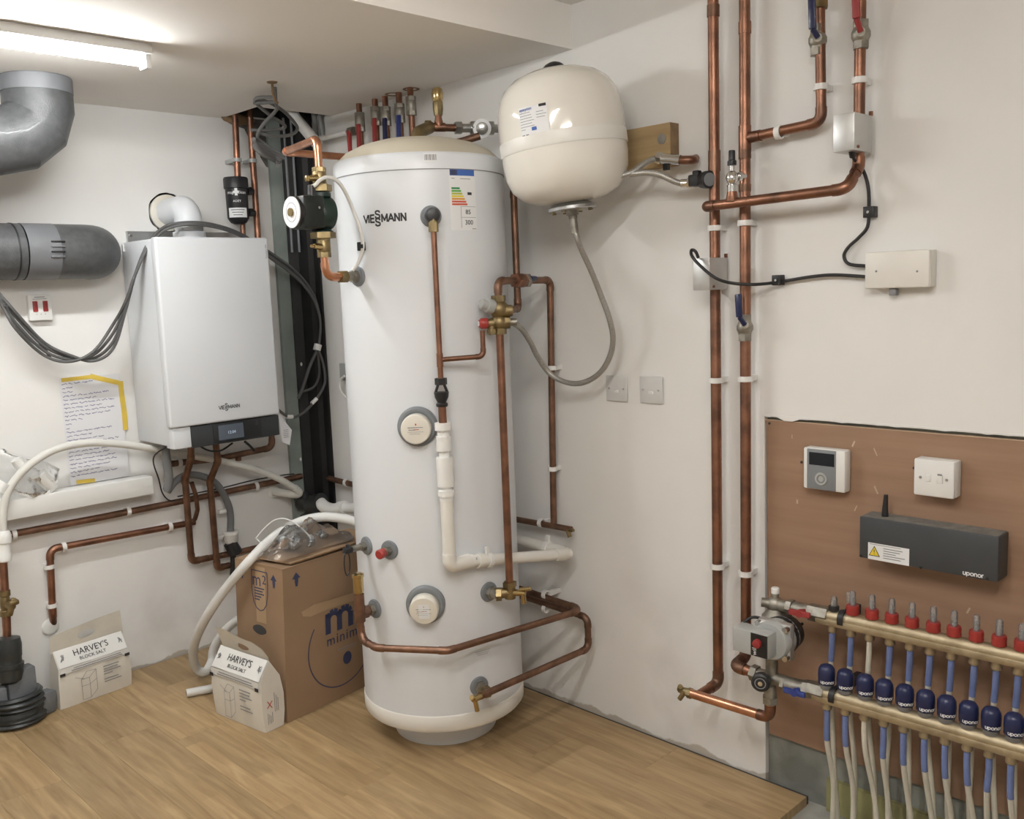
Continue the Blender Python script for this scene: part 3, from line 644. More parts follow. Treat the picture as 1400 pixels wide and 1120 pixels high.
# vessel wall bracket (real steel arm back to the wall)
mk('wall_bracket', G().bb((-0.09, EV.y-0.03, 2.0), (-0.001, EV.y+0.03, 2.045)), 'steel', ev, smooth=False)
# timber block on the wall beside the vessel
a, b = RW(866, 176, 0.045), RW(916, 168, 0.045); b2 = RW(916, 226, 0.045)
tb = thing('timber_block', 'sawn timber block screwed to the wall beside the cream vessel', 'block', (-0.02, (a.y+b.y)/2, b2.z))
mk('block', G().bb((-0.001, a.y+0.05, b2.z), (-0.045, b.y, a.z), 0.002), 'timber', tb)
mk('end_grain', G().bb((-0.001, b.y-0.0012, b2.z+0.001), (-0.0445, b.y, a.z-0.001)), 'timber_end', tb, smooth=False)
q = RW(905, 190, 0.045); mk('washer', G().cyl(q, q-X*0.003, 0.016, seg=24), 'steel', tb); mk('screw', G().hexnut(q-X*0.002, q-X*0.007, 0.006), 'steel', tb)
# ================================================================== VENTILATION DUCTS
q0, q1 = BW(0, 345, 0.135), BW(100, 346, 0.135); zc = 1.800; rd = 0.106; yo = -0.135
du = thing('ventilation_duct', 'dark grey round ventilation duct running along the wall into an elbow', 'duct', (-1.3, yo, zc-rd))
xe = BW(167, 345, 0.1).x-rd*0.98
mk('straight_duct', G().tube([(-2.2, yo, zc), (xe-0.30, yo, zc)], rd, 40), 'duct_grey', du)
mk('coupling_band', G().lathe_ring((xe-0.295, yo, zc), X, [(rd*0.97, 0), (rd*1.012, 0), (rd*1.012, 0.115), (rd*0.97, 0.115)], 40), 'duct_band', du)
path, _ = fillet([(xe-0.20, yo, zc), (xe, yo, zc), (xe, 0.05, zc)], 0.118, 10)
mk('elbow', G().tube(path, rd, 40), 'duct_grey', du)
mk('band', G().lathe_ring((xe-0.33, yo, zc), X, [(rd*0.97, 0), (rd*1.016, 0), (rd*1.016, 0.006), (rd*0.97, 0.006)], 40), 'plastic_black', du)
for k in range(4):
    q = BW(79, 330+k*7, yo*-1+rd*0.95); mk('rib', G().box((q.x, yo-rd*math.cos(math.asin(max(-1, min(1, (q.z-zc)/rd))))-0.002, q.z), (0.05, 0.012, 0.006), None, 0.002), 'plastic_black' if k % 2 == 0 else 'duct_band', du)
q = BW(163, 340, 0.12); mk('tag', G().box((xe+0.062, yo-rd*0.84, q.z), (0.014, 0.003, 0.034), Matrix.Rotation(0.75, 3, 'Z')), 'sticker', du, smooth=False)
dx, dy, r2 = -1.285, -0.36, 0.118
d2 = thing('duct_bend', 'dark grey segmented duct bend rising into the ceiling at the upper left', 'duct', (dx, dy, 2.05))
segs = [(dx, dy, HC+0.02), (dx, dy, 2.29), (dx-0.018, dy, 2.235), (dx-0.075, dy, 2.188), (dx-0.15, dy, 2.170), (dx-0.9, dy, 2.168)]
mk('bend', G().tube(segs, r2, 40), 'duct_grey', d2, angle=12)
mk('coupling_band', G().lathe_ring((dx, dy, 2.345), Z, [(r2*0.97, 0), (r2*1.015, 0), (r2*1.015, 0.052), (r2*0.97, 0.052)], 40), 'duct_band', d2)
# ================================================================== LEFT: PIPES AND THINGS ON THE BACK WALL
NB = -Y                                     # out of the back wall
# magnetic filter and the two risers out of the ceiling opening
fc = BW(324, 272, 0.09); ft, fb = BW(324, 243, 0.09).z, BW(324, 301, 0.09).z
mf = thing('magnetic_filter', 'black magnetic filter canister on the copper riser above the boiler', 'filter', (fc.x, fc.y, fb))
fr = 0.052; O = Vector((fc.x, fc.y, 0))
mk('canister', G().lathe(O, Z, [(0.02, fb-0.018), (0.034, fb-0.012), (0.042, fb), (0.047, fb+0.008), (0.049, ft-0.05)], 36), 'plastic_black', mf)
mk('screw_cap', G().lathe(O, Z, [(0.049, ft-0.052), (0.054, ft-0.048), (0.054, ft-0.006), (0.050, ft), (0.02, ft+0.002)], 36), 'plastic_black', mf)
for zz in (fb+0.035, fb+0.13): mk('union', G().cyl(O+Z*zz+X*0.03, O+Z*zz+X*0.085, 0.012).hexnut(O+Z*zz+X*0.052, O+Z*zz+X*0.072, 0.02), 'plastic_black', mf)
def ff(z0, off=0.0008, r=0.049):
    t0 = math.atan2(CAM.y-fc.y, CAM.x-fc.x); return lambda u, v, ww: O+Vector((math.cos(t0+u/r), math.sin(t0+u/r), 0))*(r+off+ww)+Z*(z0+v)
mk('band_label', G().grid(lambda a, b: ff(fb+0.03)((a-0.5)*0.085, (b-0.5)*0.042, 0), 8, 1), 'sticker', mf)
f_ = ff(fb+0.118); txt('lettering', 'magnaclean', 0.019, 'sticker', mf, None, None, None, fn=lambda u, v, q: f_(u, v, q))
f3 = ff(fb+0.124, 0.0014); mk('emblem', G().grid(lambda a, b: f3(-0.002+(a-0.5)*0.012, (b-0.5)*0.040, 0), 2, 1).grid(lambda a, b: f3(-0.002+(a-0.5)*0.024, -0.004+(b-0.5)*0.010, 0), 2, 1), 'sticker', mf)
f2 = ff(fb+0.080); txt('lettering', 'ADEY', 0.014, 'sticker', mf, None, None, None, fn=lambda u, v, q: f2(u, v, q))
f4 = ff(fb+0.03, 0.0014)
for k in range(3): mk('print_line', G().grid(lambda a, b: f4((a-0.5)*(0.06-0.01*k), 0.012-k*0.011+(b-0.5)*0.004, 0), 4, 1), 'ink_grey', mf)
p_ = pipe('copper_riser', 'copper riser dropping from the ceiling opening into the black filter', 'pipe', [BW(321, 150, 0.09), BW(325, 243, 0.09)], 0.0145, 'copper'); clip(p_, BW(324, 219, 0.09), Z, NB, 0.0145, 'plastic_midgrey', depth=0.09)
pipe('copper_tail', 'short copper tail below the black filter going behind the boiler', 'pipe', [BW(331, 298, 0.09), BW(334, 345, 0.09)], 0.012, 'copper_dull')
p_ = pipe('copper_riser', 'copper riser right of the black filter going behind the boiler', 'pipe', [BW(341, 150, 0.07), BW(354, 345, 0.07)], 0.0145, 'copper'); clip(p_, BW(345, 220, 0.07), Z, NB, 0.0145, 'plastic_midgrey', depth=0.07)
# things in the ceiling opening
mk('foam_lump', G().ball(BW(326, 163, 0.03), 0.045, 12, (1.9, 0.5, 0.55)), 'timber_end', None, 'brown lump of foam at the ceiling opening above the risers', 'insulation')
hose('pale_conduit', 'pale lilac conduit slanting down out of the ceiling opening', 'conduit', [BW(394, 140, 0.22), BW(402, 158, 0.24), BW(418, 178, 0.26), BW(436, 200, 0.28)], 0.026, 'hose_white')
mk('grey_conduit', G().cyl(RW(427, 140, 0.03), RW(433, 190, 0.03), 0.012), 'plastic_midgrey', None, 'thicker grey conduit at the right end of the ceiling opening', 'conduit')
mk('grey_conduit', G().cyl(RW(435, 140, 0.02), RW(441, 190, 0.02), 0.009), 'plastic_midgrey', None, 'thinner grey conduit at the right end of the ceiling opening', 'conduit')
# hanging cable coil
hk = FL(372, 112, HC)
mk('ceiling_hook', G().lathe(hk-Z*0.004, Z, [(0.018, 0), (0.021, 0.004)], 16).tube([hk, hk-Z*0.04, hk-Z*0.07+X*0.008, hk-Z*0.075+X*0.02], 0.005, 8), 'timber_end', None, 'small dark hook in the ceiling holding the grey cables', 'hook')
def cab(name, label, pts, r=0.007, m='cable_light', group=None): return hose(name, label, 'cable', pts, r, m, group=group)
H = lambda x, y, o=0.42: BW(x, y, o)
cab('grey_cable', 'grey cable looping from the ceiling hook into the ceiling opening', [H(373, 124, .72), H(376, 135, .7), H(372, 133, .66), H(352, 134, .6), H(350, 141, .55), H(370, 158, .5), H(389, 171, .45), H(385, 176, .42), H(365, 178, .42), H(343, 178, .42)])
cab('grey_cable', 'grey cable drooping beside the pale lilac conduit', [H(374, 128, .72), H(376, 138, .66), H(366, 140, .6), H(348, 141, .55), H(362, 138, .5), H(385, 150, .45), H(403, 168, .4), H(406, 178, .4), H(395, 185, .4), H(372, 186, .42), H(352, 181, .42)])
cab('grey_cable', 'grey cable with a cut end hanging under the ceiling opening', [H(376, 120, .75), H(377, 140, .7), H(378, 150, .6), H(360, 170, .5), H(352, 186, .45), H(360, 195, .42), H(388, 213, .42)])
for k in range(6):
    cab('cable_tail', 'loose grey cable tail under the ceiling opening, %s from the top of the bunch' % ['first', 'second', 'third', 'fourth', 'fifth', 'sixth'][k], [H(347, 190+k*2, .44), H(352+k, 195+k*3, .42+.01*k), H(372+k, 206+k*3, .41), H(388-k*2+2*(k % 2), 214+k*2.5, .40+.01*k)], 0.0085, 'cable_light', 'cable tails under the ceiling opening')
# ------------------------------------------------------------------ cables over the boiler
for k in range(4):
    j = k*1.0; dz = [0, 4, -3, 8][k]
    pts = [BW(-30, 372+dz, .13), BW(0, 406+dz, .12), BW(22, 434+dz*2, .11+.01*k), BW(60, 473+dz*1.6, .10), BW(95, 488+dz*.8, .10+.012*k), BW(128, 490-dz*1.2, .12+.012*k), BW(155, 467-dz*3, .16), BW(172, 420-dz*1.0, .20+.01*k), BW(185, 375, .23+.01*k), BW(203, 334+dz*.5, .25+.008*k), BW(228, 310+dz*.4, .25+.008*k), BW(262, 304+k, .29+.012*k), BW(300, 309+k, .26+.01*k), BW(335, 323+k, .20+.01*k), BW(372, 349+dz*.7, .17+.012*k), BW(405, 374+dz*.7, .15+.012*k), BW(428, 404+dz*.5, .14+.012*k), BW(438, 440, .14+.01*k), BW(436, 474, .14+.01*k)]
    hose('boiler_cable', ['uppermost', 'second', 'third', 'lowest'][k]+' dark grey cable draped over the boiler from left wall to column', 'cable', pts, 0.0062, 'cable_grey', group='dark grey cables draped over the boiler')
mk('cable_marker', G().tube([BW(435, 471, .16), BW(433, 479, .16)], 0.018, 12), 'plastic_white', None, 'white tape round the cable bunch in front of the black column', 'tape')
cab('cable_tail', 'grey cable tail hanging straight down on the black column', [BW(434, 478, .16), BW(424, 500, .14), BW(414, 530, .13), BW(408, 545, .12)], 0.008, 'cable_grey')
cab('cable_tail', 'grey cable tail curling back below the white tape', [BW(434, 478, .16), BW(436, 495, .15), BW(436, 515, .14), BW(428, 530, .13), BW(412, 536, .12)], 0.006, 'cable_grey')
cab('cable_tail', 'grey cable sweeping from the white tape back under the boiler', [BW(435, 478, .17), BW(442, 498, .17), BW(444, 524, .17), BW(432, 546, .17), BW(415, 564, .17), BW(398, 571, .17), BW(380, 560, .17), BW(372, 548, .17)], 0.0065, 'cable_grey')
mk('cable_marker', G().tube([BW(433, 545, .17), BW(426, 552, .17)], 0.0095, 10), 'plastic_white', None, 'white tape sleeve on the sweeping grey cable, upper one', 'tape')
mk('cable_marker', G().tube([BW(400, 570, .17), BW(392, 570, .17)], 0.0095, 10), 'plastic_white', None, 'white tape sleeve on the sweeping grey cable near the boiler', 'tape')
cab('cable_tail', 'grey cable end dangling from the drooping bunch on the left wall', [BW(8, 418, .13), BW(20, 444, .11), BW(45, 468, .09), BW(60, 476, .08), BW(69, 490, .07)], 0.0055, 'cable_grey')
# ------------------------------------------------------------------ red double switch
a, b = BW(38, 404, 0.03), BW(72, 437, 0.03)
sw = thing('double_switch', 'white wall switch with two red rockers below the grey duct', 'switch', ((a.x+b.x)/2, -0.001, b.z))
mk('back_box', G().bb((a.x, -0.001, b.z), (b.x, -0.026, a.z), 0.004), 'plastic_white', sw)
mk('plate', G().bb((a.x-0.001, -0.022, b.z-0.001), (b.x+0.001, -0.031, a.z+0.001), 0.003), 'plastic_white', sw)
cx_, cz_ = (a.x+b.x)/2, (a.z+b.z)/2
for s_ in (-1, 1): mk('rocker', G().bb((cx_+s_*0.019-0.009, -0.028, cz_-0.016), (cx_+s_*0.019+0.009, -0.036, cz_+0.026), 0.002), 'red_dark', sw)
mk('print', rects_g(Vector((cx_, -0.0312, cz_)), X, Z, [(-0.02, 0.040, 0.02, 0.043), (-0.026, 0.033, 0.026, 0.035), (-0.018, -0.027, -0.014, -0.025), (-0.002, -0.027, 0.002, -0.025), (0.014, -0.027, 0.018, -0.025)]), 'ink_grey', sw, smooth=False)
# ------------------------------------------------------------------ white ledge, paper and clear packaging
a, b = BW(209, 651, 0.09), BW(209, 676, 0.09)
mk('wall_ledge', G().bb((-2.3, -0.001, b.z), (a.x, -0.09, a.z), 0.006), 'plastic_white', None, 'long white ledge on the left wall under the handwritten note', 'ledge')
zl = a.z
P0, P1, P2 = BW(81, 518, 0.006), BW(164, 513, 0.006), BW(95, 668, 0.012)
nt_ = thing('handwritten_note', 'handwritten white paper note taped to the wall above the ledge', 'note', (P2.x, -0.01, zl+0.002))
PW, PH = P1.x-P0.x, P0.z-zl-0.003
skew = 0.0
def pf(u, v, ww=0.0): return Vector((P0.x+u*PW, -0.004-0.006*v*v-0.003*math.sin(3*u)*v-ww, P0.z-0.012*u*0-v*PH))
mk('sheet', G().grid(lambda a, b: pf(a, b), 10, 14).grid(lambda a, b: pf(a, b, -0.0006), 10, 14), 'paper', nt_)
random.seed(11)
g = G()
rows = [0.5, .2, .2, .85, .6, .88, .7, .9, .82, .25, .06, .06, .78, .45, .66, .95, .4, .62, .7, .80, .8, .62, .5, .82]
for i, ln in enumerate(rows):
    v0 = 0.055+i*0.0375; u = 0.03
    while u < 0.04+ln*0.88:
        wl = random.uniform(0.05, 0.13); pts = []; nn = int(wl/0.011)
        for k in range(nn+1): pts.append((u+wl*k/nn, v0-0.012*u+random.uniform(-1, 1)*0.0085*(1 if k % 2 else -0.6)))
        for (a_, b_) in zip(pts[:-1], pts[1:]):
            p, q = pf(a_[0], a_[1], 0.0004), pf(b_[0], b_[1], 0.0004); d = (q-p); s_ = Vector((-d.z, 0, d.x)).normalized()*0.0010
            g.add([p-s_, q-s_, q+s_, p+s_], [(0, 1, 2, 3)])
        u += wl+random.uniform(0.012, 0.03)
mk('handwriting', g, 'ink_pen', nt_, smooth=False)
def tape(pts, wd, m, part):
    g = G()
    for (a_, b_) in zip(pts[:-1], pts[1:]):
        p, q = pf(*a_, 0.0016), pf(*b_, 0.0016); d = q-p; s_ = Vector((-d.z, 0, d.x)).normalized()*wd/2
        g.add([p-s_, q-s_, q+s_, p+s_], [(0, 1, 2, 3)])
    return mk(part, g, m, nt_, smooth=False)
tape([(0.03, 0.016), (0.25, 0.012), (0.52, 0.008)], 0.016, 'tape_yellow', 'tape')
tape([(0.50, 0.0), (0.62, 0.025), (0.78, 0.055), (0.97, 0.09)], 0.020, 'tape_yellow', 'tape')
tape([(1.0, 0.075), (1.0, 0.2), (1.015, 0.38), (1.01, 0.55)], 0.022, 'tape_yellow', 'tape')
tape([(0.10, 0.975), (0.40, 0.985)], 0.016, 'tape_yellow', 'tape')
# clear plastic packaging with white fittings on the ledge
random.seed(21)
pc = BW(38, 648, 0.10)
bg = thing('clear_packaging', 'clear plastic packet of white fittings lying on the white ledge', 'packaging', (pc.x, pc.y, zl))
def film(c, ux, uz, sx, sz, th, seed, nu=18, nv=16):
    rr = random.Random(seed); ph = [rr.uniform(0, 6.28) for _ in range(8)]
    def f(a, b, s_):
        u, v = (a-0.5)*2, (b-0.5)*2; e = max(0, (1-u**4)*(1-v**4))**0.5
        wv = 0.22*math.sin(5*u+ph[0]+2*v)+0.18*math.sin(7*v+ph[1]-3*u)+0.12*math.sin(11*u+9*v+ph[2])
        return c+ux*(u*sx*(1+0.06*math.sin(4*v+ph[3])))+uz*(v*sz*(1+0.06*math.sin(3*u+ph[4])))+NB*(s_*th*e*(0.8+wv))
    g = G().grid(lambda a, b: f(a, b, 1), nu, nv).grid(lambda a, b: f(a, b, -0.15), nu, nv); return g
mk('film', film(BW(30, 650, 0.07), (X*0.86-Z*0.5).normalized(), (Z*0.86+X*0.5).normalized(), 0.13, 0.075, 0.035, 4), 'clear_film', bg)
mk('fitting', G().tube([BW(52, 648, .07), BW(72, 668, .06)], [0.03, 0.024], 16), 'plastic_white', bg)
mk('fitting', G().tube([BW(22, 628, .08), BW(30, 640, .08)], 0.022, 12), 'plastic_white', bg)
mk('fitting', G().tube([BW(-3, 672, .10), BW(6, 660, .10)], 0.026, 12), 'plastic_white', bg)
# ------------------------------------------------------------------ copper runs along the back wall
def bclips(p_, lst, r, o, axis=X):
    for (x, y) in lst: clip(p_, BW(x, y, o), axis, NB, r, depth=o)
r1 = 0.0140
p_ = pipe('copper_pipe', 'long copper pipe along the left wall just below the ledge', 'pipe', [BW(-40, 741, .035), BW(130, 709, .035), BW(265, 682, .035), BW(412, 651, .035)], r1, 'copper_dull', elbows=False); bclips(p_, [(19, 731), (175, 699), (350, 665)], r1, .035)
p_ = pipe('copper_pipe', 'copper pipe on the left wall turning down into the plaster near the floor', 'pipe', [BW(266, 714, .035), BW(180, 730, .035), BW(68, 751, .035), BW(72, 838, .035), BW(73, 852, .0)], r1, 'copper'); bclips(p_, [(87, 748), (232, 720)], r1, .035); bclips(p_, [(67, 775), (71, 828)], r1, .035, Z)
q = BW(69, 857, 0.006); mk('plaster_patch', G().ball(q, 0.035, 16, (1, 0.2, 1.0)), 'plastic_white', p_)
p_ = pipe('copper_pipe', 'copper pipe under the boiler ending in an upward elbow at its right', 'pipe', [BW(228, 635, .05), BW(300, 627, .05), BW(372, 612, .06), BW(371, 590, .06)], r1, 'copper_dull'); bclips(p_, [(245, 632)], r1, .05)
mk('stub', G().cyl(BW(325, 621, .05), BW(326, 630, .05), 0.014), 'copper_dull', p_)
pipe('copper_drop', 'left copper drop pipe under the boiler', 'pipe', [BW(261, 610, .22), BW(261, 628, .20), BW(253, 655, .13), BW(262, 768, .07), BW(284, 763, .06)], 0.0145, 'copper_dull', bend=1.8)
pipe('copper_drop', 'right copper drop pipe under the boiler', 'pipe', [BW(295, 606, .22), BW(298, 630, .20), BW(287, 658, .13), BW(297, 777, .07), BW(313, 773, .05)], 0.0145, 'copper_dull', bend=1.8)
pipe('copper_link', 'thin curved copper link joining the left drop pipe to the wall pipe', 'pipe', [BW(262, 660, .11), BW(268, 678, .10), BW(270, 697, .08), BW(266, 712, .05), BW(252, 716, .035)], 0.010, 'copper_dull', elbows=False)
p_ = pipe('copper_pipe', 'copper pipe near the floor running from the boiler drops behind the cardboard box', 'pipe', [BW(281, 764, .045), BW(330, 754, .045), BW(420, 733, .045)], r1, 'copper_dull', elbows=False); bclips(p_, [(277, 765)], r1, .045)
p_ = pipe('copper_pipe', 'copper pipe on the right wall between the column and the cylinder', 'pipe', [RW(449, 654, .04), RW(500, 667, .04)], 0.0135, 'copper_dull', elbows=False); clip(p_, RW(474, 660, .04), Y, -X, 0.0135, depth=.04)
# grey trap hose under the boiler
th_ = thing('trap_hose', 'grey bent condensate hose under the boiler with a black coupling', 'hose', BW(318, 780, .05))
mk('bottle_trap', G().tube(spline([BW(226, 608, .16), BW(228, 630, .16), BW(231, 655, .15), BW(228, 672, .14)], 6), [0.017]*6+[0.018]*6+[0.018]*6+[0.013], 16), 'trap_grey', th_)
mk('hose', G().tube(spline([BW(229, 672, .14), BW(238, 660, .13), BW(254, 650, .10), BW(275, 651, .08), BW(296, 662, .07), BW(310, 685, .06), BW(315, 705, .06), BW(315, 730, .06)], 8), 0.0158, 14), 'trap_grey', th_)
mk('clip', G().box(BW(306, 699, .05), (0.05, 0.02, 0.018), None, 0.003), 'plastic_white', th_)
mk('white_coupling', G().lathe(BW(316, 743, .06), (BW(315, 725, .06)-BW(316, 743, .06)), [(0.022, 0), (0.032, 0.012), (0.034, 0.04), (0.038, 0.045), (0.038, 0.058)], 20), 'plastic_white', th_)
mk('wing', G().box(BW(300, 734, .06), (0.04, 0.012, 0.012)), 'plastic_white', th_)
mk('black_coupling', G().tube([BW(314, 742, .06), BW(323, 757, .07)], [0.030, 0.032], 16), 'plastic_black', th_)
mk('black_tail', G().tube([BW(319, 755, .06), BW(318, 790, .06)], 0.013, 12), 'plastic_black', th_)
cab('thin_black_cable', 'thin black cable curling down from the boiler corner to the wall pipe', [BW(226, 612, .2), BW(212, 622, .14), BW(210, 634, .10), BW(217, 655, .07), BW(222, 674, .05), BW(231, 684, .045), BW(243, 684, .04)], 0.003, 'cable_black')
cab('thin_black_cable', 'thin black cable on top of the long wall pipe', [BW(243, 679, .05), BW(300, 668, .05), BW(345, 657, .05), BW(385, 650, .05), BW(402, 648, .05)], 0.003, 'cable_black')
cab('thin_black_cable', 'thin black cable sagging under the control panel', [BW(270, 608, .3), BW(285, 616, .28), BW(302, 616, .26), BW(318, 606, .26)], 0.004, 'cable_black')
cab('thin_black_cable', 'thin black cable near the right underside of the boiler', [BW(335, 604, .2), BW(342, 610, .18), BW(347, 616, .15)], 0.006, 'cable_black')
# hanging leaflet
q = [BW(380, 564, .33), BW(399, 588, .33), BW(396, 609, .33), BW(386, 604, .33)]
lf = thing('hanging_leaflet', 'small white leaflet hanging at the lower right corner of the boiler', 'leaflet', q[2])
mk('sheet', G().prism(q, (0.0, 0.0015, 0)), 'paper', lf, smooth=False)
o = BW(391, 592, .332); mk('print', rects_g(o, X, Z, [(-0.012, k*0.008-0.02, 0.012, k*0.008-0.018) for k in range(5)]), 'ink_grey', lf, smooth=False)
# white condensate hose arching across the note and under the boiler
wh = thing('condensate_hose', 'cream hose arching over the note and under the boiler to a wall elbow', 'hose', BW(5, 770, .12))
mk('hose', G().tube(spline([BW(4, 735, .11), BW(4, 700, .11), BW(13, 668, .11), BW(38, 638, .11), BW(75, 615, .11), BW(118, 606, .11), BW(160, 607, .11), BW(205, 613, .11), BW(250, 621, .11), BW(300, 630, .12), BW(345, 641, .12), BW(382, 655, .12), BW(409, 672, .12)], 8), 0.0155, 14), 'hose_cream', wh)
mk('elbow', G().tube(fillet([BW(402, 667, .12), BW(413, 676, .12), BW(398, 676, .10), BW(375, 672, .024)], 0.025, 6)[0], 0.019, 14), 'hose_cream', wh)
mk('wall_flange', G().cyl(BW(374, 672, .012), BW(374, 672, .001), 0.030, seg=20), 'hose_cream', wh)
mk('coupling', G().lathe(BW(4, 768, .11), (BW(4, 728, .11)-BW(4, 768, .11)), [(0.024, 0), (0.030, 0.004), (0.030, 0.03), (0.026, 0.036), (0.026, 0.07), (0.030, 0.075), (0.030, 0.10), (0.025, 0.115), (0.02, 0.12)], 22), 'plastic_white', wh)
# ------------------------------------------------------------------ supply pipe at the far left
sp_ = thing('supply_pipe', 'copper supply pipe with a brass stop valve and black coupling on the left', 'pipe', BW(14, 925, .14))
mk('pipe_run', G().tube([BW(4, 768, .11), BW(8, 830, .12), BW(10, 880, .13)], 0.0155, 14), 'copper', sp_)
mk('stop_valve', G().lathe(BW(8, 842, .12), BW(6, 808, .12)-BW(8, 842, .12), [(0.021, 0), (0.021, 0.02), (0.016, 0.024), (0.020, 0.05), (0.016, 0.075), (0.021, 0.08), (0.021, 0.10)], 12).tube([BW(8, 826, .12), BW(17, 830, .17)], 0.014, 10), 'brass', sp_)
mk('valve_handle', G().box(BW(16, 830, .175), (0.022, 0.018, 0.07), Matrix.Rotation(0.35, 3, 'Y'), 0.006).box(BW(19, 824, .18), (0.035, 0.02, 0.02), None, 0.006), 'brass', sp_)
mk('black_coupling', G().lathe(BW(13, 934, .15), BW(11, 870, .14)-BW(13, 934, .15), [(0.028, 0), (0.044, 0.012), (0.05, 0.04), (0.05, 0.06), (0.053, 0.062), (0.053, 0.078), (0.046, 0.08), (0.045, 0.10), (0.047, 0.105), (0.047, 0.15), (0.042, 0.175), (0.018, 0.18)], 26), 'wrap_black', sp_)
fo = FL(26, 985, 0.0)
pf_ = thing('pipe_lagging', 'grey foam lagging wrapped in black tape round the pipe at the floor', 'insulation', (fo.x, fo.y, 0))
mk('foam_block', G().box((fo.x+0.02, fo.y+0.01, 0.10), (0.105, 0.06, 0.205), Matrix.Rotation(0.1, 3, 'Z'), 0.006), 'foam_grey', pf_)
mk('foam_block', G().box((fo.x-0.065, fo.y, 0.08), (0.06, 0.06, 0.15), Matrix.Rotation(-0.1, 3, 'Z'), 0.006), 'foam_grey', pf_)
g = G()
for k in range(7): g.lathe_ring((fo.x-0.005+0.004*math.sin(k*2.0), fo.y-0.005, 0.001+k*0.0165), (0.04*math.sin(k*1.7), 0.05*math.cos(k), 1), [(0.085, 0), (0.098+0.004*math.sin(k*3), 0.002), (0.100+0.004*math.cos(k*5), 0.010), (0.094, 0.019), (0.08, 0.019)], 26)
mk('tape_wrap', g, 'wrap_black', pf_)
q = FL(62, 975, 0.0)
mk('foam_offcut', G().box((q.x, q.y, 0.046), (0.075, 0.06, 0.09), Matrix.Rotation(0.35, 3, 'Z') @ Matrix.Rotation(0.12, 3, 'Y'), 0.012), 'foam_grey', None, 'grey foam offcut on the floor between the lagging and the salt bag', 'insulation')
# ================================================================== PLUMBING ROUND THE CYLINDER
NR = -X                                     # out of the right wall
def valve_g(a, b, r, bulge=1.25, hexes=True):
    """body of a pipe valve between two points: two hex nuts and a waisted barrel"""
    a = Vector(a); b = Vector(b); L = (b-a).length; d = (b-a).normalized(); g = G()
    g.lathe(a+d*L*0.15, d, [(r*0.95, 0), (r*bulge, L*0.12), (r*bulge, L*0.58), (r*0.95, L*0.7)], 18)
    g.hexnut(a, a+d*L*0.24, r*1.25); g.hexnut(b-d*L*0.24, b, r*1.25); return g
# circulation pump on the left of the cylinder
px_, py_ = -0.835, P_PU[0].y+0.002
zA = lambda y: ZAT(px_, py_, y)
pp = pipe('pump_pipe', 'bright copper elbow from the cylinder up to the green pump', 'pipe', [P_PU[0]-P_PU[1]*0.01, Vector((px_, py_, P_PU[0].z)), Vector((px_, py_, zA(345)))], 0.0125, 'copper_bright', bend=2.6)
collar(pp, P_PU[0]+P_PU[1]*0.005, P_PU[0]+P_PU[1]*0.03, 0.021, 'brass', 'nut', 6)
vz = zA(324); vv = thing('pump_valve', 'brass pump valve below the green pump', 'valve', (px_, py_, zA(352)))
mk('body', valve_g((px_, py_, zA(352)), (px_, py_, zA(322)), 0.0175), 'brass', vv)
mk('stem', G().tube([(px_, py_, zA(338)), (px_-0.05, py_-0.02, zA(337))], [0.014, 0.007], 10).tube([(px_-0.05, py_-0.02, zA(337)), (px_-0.062, py_-0.024, zA(337))], 0.005, 8), 'brass_bright', vv)
pu = thing('circulation_pump', 'green circulation pump with a black motor and white dial plate', 'pump', (px_, py_, zA(326)))
zt, zb = zA(264), zA(322)
mk('housing', G().lathe((px_, py_, 0), Z, [(0.034, zb), (0.034, zb+0.012), (0.022, zb+0.02), (0.026, zb+0.04), (0.034, zb+0.06), (0.034, zt-0.06), (0.026, zt-0.04), (0.022, zt-0.02), (0.033, zt-0.012), (0.033, zt)], 24), 'pump_green', pu)
zm = (zA(270)+zA(313))/2
mk('volute', G().lathe((px_+0.035, py_, zm), -X, [(0.03, 0), (0.052, 0.01), (0.054, 0.045), (0.046, 0.06)], 28), 'pump_green', pu)
mk('motor', G().box((px_-0.055, py_-0.002, zm), (0.080, 0.092, 0.100), None, 0.010), 'motor_black', pu)
mk('motor_front', G().lathe((px_-0.084, py_, zm), -X, [(0.046, 0), (0.049, 0.006), (0.047, 0.02), (0.04, 0.024)], 28), 'plastic_black', pu)
dl = mk('dial_plate', G().lathe((px_-0.1065, py_, zm), -X, [(0.0475, 0), (0.0475, 0.003)], 28), 'sticker', pu)
mk('vent_screw', G().cyl((px_-0.109, py_, zm), (px_-0.116, py_, zm), 0.013, seg=16), 'brass', dl)
mk('print', G().lathe_ring((px_-0.1093, py_, zm), -X, [(0.028, 0), (0.030, 0), (0.030, 0.0006), (0.028, 0.0006)], 28), 'ink_grey', dl)
mk('cable_gland', G().cyl((px_-0.052, py_-0.03, zm+0.045), (px_-0.052, py_-0.03, zm+0.080), 0.014, 0.011, 12), 'plastic_black', pu)
mk('terminal_screw', G().cyl((px_-0.04, py_-0.046, zm+0.012), (px_-0.04, py_-0.050, zm+0.012), 0.004, seg=8), 'chrome', pu)
mk('union_nut', G().hexnut((px_, py_, zA(326)), (px_, py_, zA(318)), 0.04), 'brass', pu)
mk('union_nut', G().hexnut((px_, py_, zA(262)), (px_, py_, zA(253)), 0.037), 'brass', pu)
v2_ = thing('pump_valve', 'brass pump valve above the green pump', 'valve', (px_, py_, zA(254)))
mk('body', valve_g((px_, py_, zA(256)), (px_, py_, zA(229)), 0.0175), 'brass', v2_)
